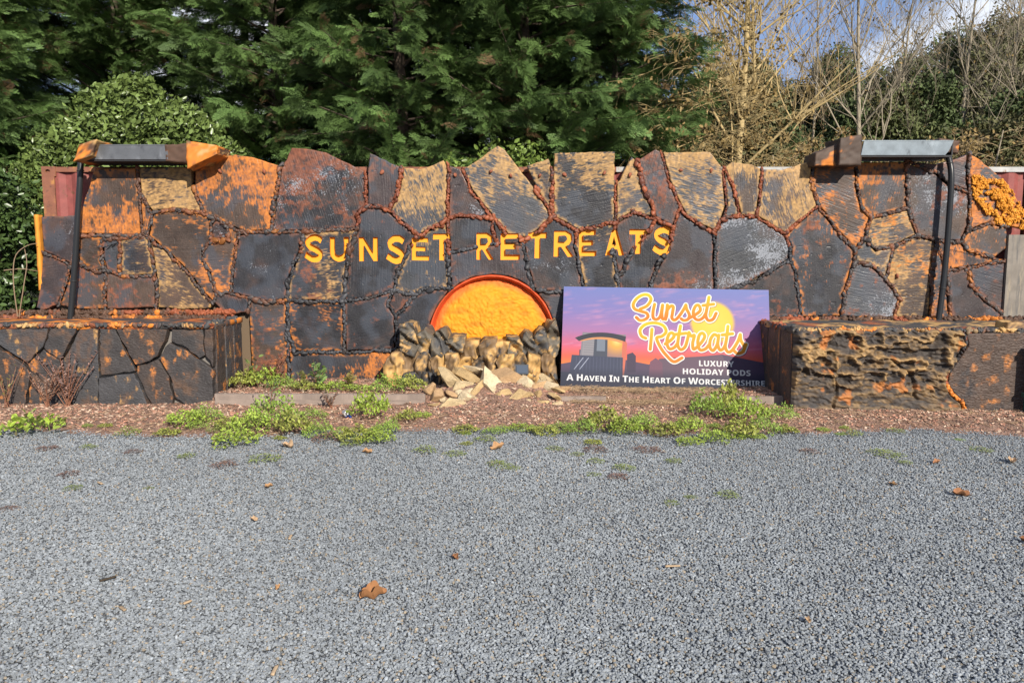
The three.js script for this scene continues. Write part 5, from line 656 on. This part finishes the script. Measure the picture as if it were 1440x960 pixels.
const yellowBark = std({ color: lin(0.36, 0.27, 0.13), roughness: 0.9 }), greyBark = std({ color: lin(0.26, 0.22, 0.16), roughness: 0.9 });
bareTree(at(1030, 18), 9.4 - 18, 10.5, 61, 'twin stemmed yellowish bare tree next to the cypress row', { r: 0.13, spread: 0.55, depth: 5, mat: yellowBark, twig: yellowBark, lean: 0.006, n0: 20, buds: 0.3 });
bareTree(at(1048, 18.5), 9.4 - 18.5, 10.0, 62, 'leaning yellowish stem beside the twin stemmed bare tree', { r: 0.10, spread: 0.5, depth: 5, mat: yellowBark, twig: yellowBark, lean: -0.01, buds: 0.3 });
bareTree(at(1194, 19), 9.4 - 19, 10.5, 63, 'slender pale trunk rising behind the tall foam rock', { r: 0.085, spread: 0.45, depth: 5, mat: greyBark, twig: greyBark, buds: 0.5, n0: 20 });
bareTree(at(1258, 20), 9.4 - 20, 8.5, 64, 'forked pale bare tree behind the pale spillway', { r: 0.075, spread: 0.55, depth: 5, mat: greyBark, twig: greyBark, fork: 0.2, lean: 0.012, buds: 0.4 });
bareTree(at(1345, 21), 9.4 - 21, 10.5, 65, 'thin bare tree behind the curved end of the spillway', { r: 0.075, spread: 0.45, depth: 5, mat: greyBark, twig: greyBark, buds: 0.5 });
bareTree(at(1400, 20), 9.4 - 20, 10.0, 66, 'bare tree with upswept twigs behind the orange foam patch', { r: 0.07, spread: 0.5, depth: 5, mat: greyBark, twig: greyBark, buds: 0.5 });
bareTree(at(1130, 22), 9.4 - 22, 9.5, 67, 'bare tree between the yellowish stem and the slender pale trunk', { r: 0.06, spread: 0.55, depth: 5, mat: greyBark, buds: 0.5 });
bareTree(at(1450, 19), 9.4 - 19, 9.5, 70, 'bare tree past the end of the wall', { r: 0.08, spread: 0.5, depth: 5, mat: greyBark, twig: greyBark, buds: 0.4 });
for (const [px, dist, h, s, label] of [[955, 14.0, 5.6, 71, 'straw coloured bare bush against the end cypress'], [985, 15.0, 6.2, 72, 'taller straw coloured bush behind the ochre slabs'], [1015, 14.2, 4.4, 73, 'low arching straw bush above the ochre slabs'], [1085, 15.0, 3.6, 74, 'tangled bare bush behind the notched slabs'], [1160, 16, 3.9, 75, 'tangled bare bush at the foot of the slender pale trunk'], [1300, 16, 3.8, 76, 'tangled bare bush behind the pale spillway'], [1390, 16, 4.2, 77, 'tangled bare bush behind the orange foam patch']])
  bareTree(at(px, dist), 9.4 - dist, h, s, label, { name: 'bare_bush', r: 0.035, spread: 1.0, depth: 5, fork: 0.08, arch: 0.5, mat: s < 74 ? yellowBark : greyBark, twig: s < 74 ? yellowBark : twigMat, group: 'bare bushes behind the wall', n0: 30, buds: 1.2 });

// ivy-clad wood behind, each crown its own tree
[[930, 25, 7.5], [985, 27, 8.4], [1040, 26, 8.0], [1095, 28, 8.8], [1150, 27, 8.8], [1205, 28, 8.6], [1255, 27, 8.6], [1305, 28, 9.8], [1355, 26, 9.6], [1405, 27, 10.4], [1455, 26, 10.4], [1010, 19, 5.4], [1075, 20, 5.6], [1140, 19.5, 5.6], [1215, 20.5, 5.9], [1290, 20, 6.1], [1365, 19.5, 6.3], [1435, 19, 6.2]].forEach(([px, dist, h], i) => {
  const far = i < 11, q = far ? 1 : 0.7, x = at(px, dist), nearby = ['the straw bush', 'the yellowish stems', 'the notched slabs', 'the slender pale trunk', 'the tall foam rock', 'the forked bare tree', 'the pale spillway', 'the curved spillway end', 'the thin bare tree', 'the orange foam patch', 'the end of the wall'];
  const label = far ? `tall ivy clad tree in the wood beyond ${nearby[i]}` : `dense evergreen thicket behind ${['the straw bush', 'the yellowish stems', 'the notched slabs', 'the tall foam rock', 'the pale spillway', 'the curved spillway end', 'the orange foam patch'][i - 11]}`;
  const L = []; const R = rng(800 + i); for (let k = 0; k < 7; k++) L.push([(R() - 0.5) * 2.2, h * (0.25 + 0.62 * (k + 0.5) / 7), (R() - 0.5) * 1.2, (1.25 - 0.09 * k) * q, h * 0.16, 1.0 * q]);
  const t = shrub(far ? 'ivy_clad_tree' : 'evergreen_thicket', label, x, 9.4 - dist, L, far ? 4600 : 3400, [[0.075, 0.088, 0.032], [0.062, 0.085, 0.030], [0.090, 0.090, 0.038]][i % 3], 810 + i, CS, dullLeaf, 9, far ? 'trees in the wood behind' : 'thickets behind the wall'); t.userData.category = far ? 'tree' : 'thicket';
});

// ---------------------------------------------------------------- weeds, one thing for each clump
function weedGeo(seed, n, kind, size = 0.085, col = [0.27, 0.36, 0.038]) { // about 1 wide and 0.5 high
  const R = rng(seed), gs = [], C = []; for (let k = 0; k < n; k++) { const a = R() * 6.3, r = Math.sqrt(R()) * 0.5 * (0.75 + 0.5 * n2(Math.cos(a) * 2 + seed, Math.sin(a) * 2, 5)), top = (0.42 - 0.9 * r * r) * (0.6 + 0.8 * n2(Math.cos(a) * r * 9 + seed, Math.sin(a) * r * 9, 6)), y = Math.max(0.015, top * (0.45 + 0.6 * R())), g = LEAF.clone(), l = (kind === 'broad' ? 0.20 : size) * (0.7 + 0.6 * R()); g.applyMatrix4(new THREE.Matrix4().compose(V3(Math.cos(a) * r, y, Math.sin(a) * r), alignX(V3(R() - 0.5, 0.15 + 0.35 * R(), R() - 0.5), (R() - 0.5) * 1.4), V3(l, l, l))); const t = 0.65 + 0.7 * R(), w = kind === 'dry' ? 1 : R() < 0.06 ? 0.6 : 0; paint(g, () => w ? mixc([0.16 * t, 0.21 * t, 0.03 * t], [0.17 * t, 0.09 * t, 0.06 * t], w) : col.map((q) => q * t)); gs.push(g); }
  return mergeGeometries(gs);
}
const WEED = [weedGeo(1, 620, '', 0.075), weedGeo(2, 800, '', 0.055, [0.23, 0.34, 0.042]), weedGeo(3, 420, '', 0.095, [0.27, 0.29, 0.045]), weedGeo(4, 300, '', 0.07, [0.20, 0.25, 0.04])], BROAD = weedGeo(5, 60, 'broad'), DRY = weedGeo(6, 260, 'dry'), weedMat = new THREE.MeshPhysicalMaterial({ vertexColors: true, roughness: 0.7, side: THREE.DoubleSide, transmission: 0.3, thickness: 0 });
let wk = 0; function weed(px, py, wpx, tall, name, label, geo, group, lvl) { const p = onY(px, py, lvl ?? 0.03), k = wpx / (FOCAL / (9.4 - p.z)), y = p.z < 2.6 ? Math.max(bedHeight(p.x, p.z), -0.004) : 0.0, m = solo(name, geo, weedMat, label, 'weed', group); m.position.set(p.x, y, p.z); m.scale.set(k * 1.2, k * tall * 1.35, k * 1.0); m.rotation.y = wk++ * 1.7; }
for (const [x, y, w, t] of [[262, 598, 52, 0.7], [288, 592, 46, 0.8], [236, 608, 34, 0.5], [352, 606, 62, 0.8], [385, 598, 66, 1.0], [412, 606, 54, 0.9], [330, 622, 58, 0.7], [450, 610, 44, 0.8], [318, 600, 40, 0.5], [522, 590, 52, 1.3], [545, 606, 40, 0.9], [500, 616, 48, 0.7], [530, 618, 46, 0.7], [480, 612, 36, 0.6], [572, 592, 36, 0.7], [592, 588, 26, 0.5], [440, 590, 40, 0.6]]) weed(x, y, w, t, 'weed_clump', 'bright green low weed clump where gravel meets bark below the long edging board', WEED[wk % 3], 'weeds below the long edging board');
for (const [x, y, w, t] of [[345, 546, 40, 0.9], [372, 544, 48, 0.9], [398, 546, 40, 0.7], [432, 548, 40, 0.5], [470, 548, 44, 0.5], [548, 550, 46, 0.8], [578, 550, 40, 0.8], [505, 549, 34, 0.4]]) weed(x, y, w, t, 'weed_clump', 'green weed clump growing in the raised bed behind the edging board', WEED[wk % 3], 'weeds in the raised bed', 0.13);
for (const [x, y, w, t] of [[820, 604, 46, 0.7], [850, 600, 52, 0.9], [880, 606, 48, 0.8], [905, 600, 44, 0.8], [938, 608, 46, 0.6], [968, 604, 46, 0.8], [995, 590, 50, 1.2], [1022, 584, 56, 1.2], [1050, 594, 52, 1.1], [1075, 606, 46, 0.9], [1042, 610, 50, 0.8], [1005, 616, 46, 0.6], [1098, 590, 40, 0.8], [1108, 604, 30, 0.6], [970, 620, 36, 0.5], [790, 602, 40, 0.5], [765, 606, 40, 0.5], [735, 600, 38, 0.4], [700, 604, 40, 0.4], [655, 602, 36, 0.4]]) weed(x, y, w, t, 'weed_clump', 'yellow green weed clump at the gravel edge in front of the sign and sandstone', WEED[wk % 3], 'weeds in front of the sign');
for (const [x, y, w, t] of [[181, 612, 32, 0.6], [124, 630, 22, 0.4], [262, 643, 26, 0.35], [372, 648, 44, 0.3], [102, 687, 26, 0.25], [208, 687, 16, 0.2], [598, 636, 36, 0.4], [640, 640, 30, 0.3], [702, 656, 36, 0.35], [722, 660, 22, 0.35], [780, 632, 26, 0.25], [838, 650, 26, 0.3], [878, 660, 32, 0.35], [948, 650, 26, 0.35], [835, 668, 22, 0.2], [945, 708, 26, 0.2], [972, 700, 20, 0.25], [1024, 698, 36, 0.3], [1200, 612, 26, 0.5], [1246, 640, 48, 0.2], [1274, 652, 20, 0.4], [1380, 634, 30, 0.25], [812, 640, 20, 0.3]]) weed(x, y, w, t, 'weed_tuft', 'small flat weed tuft sprouting through the open gravel', WEED[3], 'tufts in the gravel', 0);
for (const [x, y, w, t] of [[45, 606, 60, 0.8], [72, 600, 36, 0.8], [14, 608, 40, 0.7]]) weed(x, y, w, t, 'dock_plant', 'broad leaved dock plant at the foot of the charcoal block', BROAD, 'dock plants by the charcoal block');
for (const [x, y, w, t] of [[96, 668, 30, 0.25], [66, 632, 28, 0.3], [316, 656, 34, 0.35], [12, 716, 24, 0.25], [186, 636, 26, 0.2], [870, 672, 30, 0.3], [838, 634, 34, 0.3], [1138, 636, 26, 0.3], [910, 634, 40, 0.2], [460, 620, 40, 0.5]]) weed(x, y, w, t, 'withered_weed', 'withered reddish brown weed flattened on the gravel', DRY, 'withered weeds on the gravel', 0);
{ const R = rng(616); for (let k = 0; k < 26; k++) { const x = 60 + 1300 * R(), y = 596 + 26 * R(); weed(x, y, 14 + 20 * R(), 0.25 + 0.3 * R(), 'weed_sprig', 'tiny weed sprig scattered along the ragged soil edge', WEED[k % 4], 'weed sprigs on the soil edge'); } }
// taller plants in and before the bed
function stalkPlant(px, py, z, h, n, leaf, col, seed, name, label, group) { const b = onZ(px, py, z), R = rng(seed), g = thing(name, label, 'plant', [b.x, Math.max(bedHeight(b.x, z), 0), z], group), st = [], lf = []; for (let k = 0; k < n; k++) { const a = R() * 6.3, s = leaf ? 0.15 + 0.3 * R() : 0.2 + 0.6 * R(), H = h * (0.55 + 0.5 * R()), pts = [V3((R() - 0.5) * 0.05, 0, (R() - 0.5) * 0.05), V3(Math.cos(a) * s * H * 0.4, H * 0.5, Math.sin(a) * s * H * 0.4), V3(Math.cos(a) * s * H, H, Math.sin(a) * s * H)]; st.push(taper(pts, 0.005, 0.002, 4)); const cv = new THREE.CatmullRomCurve3(pts), m = leaf ? 7 : 18; for (let q = 0; q < m; q++) { const p = cv.getPoint(0.2 + 0.8 * q / (m - 1)), l = (leaf || 0.034) * (0.6 + 0.7 * R()), G = LEAF.clone(); G.applyMatrix4(new THREE.Matrix4().compose(p, alignX(V3(R() - 0.5, 0.1 + 0.3 * R(), R() - 0.5), R()), V3(l, l, l))); const t = 0.6 + 0.7 * R(); paint(G, () => col.map((c) => c * t)); lf.push(G); } } part('stalks', mergeGeometries(st), std({ color: lin(0.22, 0.10, 0.06) }), g); part('leaves', mergeGeometries(lf), weedMat, g); return g; }
stalkPlant(352, 530, 0.45, 0.36, 4, 0.085, [0.14, 0.20, 0.04], 1, 'bramble_seedling', 'leafy bramble shoot climbing beside the block end'); stalkPlant(446, 535, 0.55, 0.30, 5, 0.09, [0.12, 0.19, 0.04], 2, 'bramble_seedling', 'round leaved bramble shoot in the middle of the raised bed'); stalkPlant(430, 540, 0.6, 0.20, 4, 0.08, [0.20, 0.20, 0.05], 3, 'bramble_seedling', 'yellowing bramble shoot low in the raised bed'); stalkPlant(492, 538, 0.55, 0.16, 5, 0.08, [0.24, 0.20, 0.05], 4, 'bramble_seedling', 'yellow leaved shoot in front of the orange streaked slab');
stalkPlant(383, 530, 0.45, 0.42, 12, 0, [0.26, 0.09, 0.05], 5, 'dead_stalks_plant', 'bunch of rust red dead stalks against the brown slab'); stalkPlant(95, 575, 1.15, 0.55, 20, 0, [0.24, 0.14, 0.115], 7, 'dead_stalks_plant', 'bushy dead brown stalks in front of the charcoal block'); stalkPlant(66, 582, 1.25, 0.42, 14, 0, [0.28, 0.18, 0.13], 8, 'dead_stalks_plant', 'pale dry stalks among the dock plants'); stalkPlant(10, 580, 1.2, 0.5, 10, 0.03, [0.22, 0.19, 0.06], 9, 'dead_stalks_plant', 'yellowing stalks in front of the charcoal block far from the bed'); stalkPlant(380, 590, 1.5, 0.34, 4, 0.05, [0.10, 0.14, 0.04], 10, 'groundsel_plant', 'tall thin weed standing in front of the long edging board'); stalkPlant(465, 575, 1.25, 0.2, 5, 0, [0.14, 0.09, 0.06], 11, 'dead_stalks_plant', 'small dead tuft against the long edging board');

// ---------------------------------------------------------------- fallen leaves, scraps and litter
function dryLeaf(px, py, wpx, curl, col, seed, label) {
  const p = onY(px, py, 0.012), k = wpx / (FOCAL / (9.4 - p.z)), n = 14, P = [], I = [], R = rng(seed); for (let j = 0; j <= n; j++) for (let i = 0; i <= n; i++) { const u = i / n * 2 - 1, v = j / n * 2 - 1, a = Math.atan2(v, u), lobe = 0.78 + 0.22 * Math.abs(Math.cos(a * 2.5 + 0.6)), r = Math.max(Math.abs(u), Math.abs(v)), l = Math.hypot(u, v) || 1, X = u / l * r * lobe, Z = v / l * r * lobe * 0.75; P.push(X * 0.5, curl * (0.34 * Z * Z * 2.2 + 0.16 * X * X + 0.05 * Math.sin(X * 7 + seed) - 0.04 * Math.max(0, 1 - Math.abs(Z) * 8)), Z * 0.5 * (1 - 0.35 * curl)); }
  for (let j = 0; j < n; j++) for (let i = 0; i < n; i++) { const a = j * (n + 1) + i, b = a + n + 1; I.push(a, b, a + 1, b, b + 1, a + 1); }
  const g = new THREE.BufferGeometry(); g.setAttribute('position', new THREE.Float32BufferAttribute(P, 3)); g.setIndex(I); g.computeVertexNormals(); paint(g, (x, y, z) => { const vein = Math.max(0, 1 - Math.abs(z) * 40) * 0.4 + step(0.62, 0.75, f2(x * 9, z * 9, seed)) * -0.4, t = 0.8 + 0.4 * f2(x * 14, z * 14, seed + 3) + vein; return col.map((c) => c * t); });
  const m = solo('fallen_leaf', g, std({ vertexColors: true, roughness: 0.75, side: THREE.DoubleSide }), label, 'leaf', 'dry leaves on the gravel'); m.scale.setScalar(k * 1.05); m.position.set(p.x, 0.012, p.z); m.rotation.set(0.15, seed * 1.3, 0.1); return m;
}
dryLeaf(525, 839, 40, 1.3, [0.26, 0.12, 0.05], 5, 'large curled brown leaf lying alone on the gravel');
for (const [x, y, w, s] of [[357, 731, 14, 2], [378, 684, 14, 3], [640, 784, 18, 4], [391, 826, 13, 6], [1352, 696, 26, 7], [1424, 649, 22, 8], [1256, 681, 12, 9], [1318, 650, 14, 10], [1136, 872, 14, 11], [516, 636, 16, 12], [866, 600, 20, 13], [405, 628, 24, 14], [700, 630, 24, 15], [1440, 760, 16, 16]]) dryLeaf(x, y, w, 0.8, [[0.30, 0.17, 0.08], [0.24, 0.11, 0.05], [0.36, 0.24, 0.14]][s % 3], s, ['small tan dry leaf lying on the gravel', 'small dark brown dry leaf lying on the gravel', 'small pale buff dry leaf lying on the gravel'][s % 3]);
for (const [x, y, w, s, c] of [[151, 815, 22, 1, 0.05], [386, 944, 26, 2, 0.38], [172, 857, 18, 3, 0.26], [946, 797, 22, 4, 0.34], [263, 848, 12, 5, 0.33], [408, 756, 16, 6, 0.36], [140, 680, 14, 7, 0.36]]) { const p = onY(x, y, 0.01), k = w / (FOCAL / (9.4 - p.z)), g = lumpBox(k, 0.008, 0.014, 0.012, (a, b, d) => 0.003 * (n3(a * 60, b * 60, d * 60, s) - 0.5)); const m = solo('bark_scrap', g, std({ color: lin(c, c * 0.72, c * 0.45), roughness: 0.9 }), c < 0.1 ? 'dark twig scrap lying on the open gravel' : 'pale splinter of wood lying on the open gravel', 'splinter', c < 0.1 ? undefined : 'wood splinters on the gravel'); m.position.set(p.x, 0.016, p.z); m.rotation.y = s * 0.8; }
{ const p = onY(488, 588, 0.03), g = thing('crushed_can', 'crushed blue and white drink can on the bark', 'can', [p.x, bedHeight(p.x, p.z) + 0.03, p.z]), c = new THREE.CylinderGeometry(0.032, 0.03, 0.10, 18, 6, true), q = c.attributes.position; for (let i = 0; i < q.count; i++) { const k = 1 - 0.35 * Math.max(0, n3(q.getX(i) * 40, q.getY(i) * 30, q.getZ(i) * 40, 3) - 0.3); q.setXYZ(i, q.getX(i) * k, q.getY(i), q.getZ(i) * k); } c.computeVertexNormals(); paint(c, (x, y) => y > 0.012 ? [0.75, 0.76, 0.78] : [0.04, 0.09, 0.42]); part('body', c, std({ vertexColors: true, roughness: 0.35, metalness: 0.3, side: THREE.DoubleSide }), g); const e = new THREE.CylinderGeometry(0.028, 0.030, 0.004, 18); e.translate(0, 0.05, 0); part('end', e, std({ color: lin(0.6, 0.6, 0.62), roughness: 0.3, metalness: 0.8 }), g); g.rotation.set(0.3, 0.4, 0.5); }
{ // dark green gate post with hinges at the edge of the brown block slab
  const p = onZ(1443, 575, RZ + 0.10), g = thing('gate_post', 'dark green metal post with two hinge brackets by the brown slab', 'post', [p.x + 0.02, 0, RZ + 0.10]), m = std({ color: lin(0.012, 0.05, 0.042), roughness: 0.4 }); part('post', box(-0.03, 0.05, -0.02, 0.72, -0.03, 0.05), m, g); for (const y of [onZ(1440, 497, RZ + 0.1).y, onZ(1440, 555, RZ + 0.1).y]) part('hinge', box(-0.065, -0.031, y - 0.025, y + 0.02, -0.02, 0.03), m, g); }
renderer.render(scene, camera);
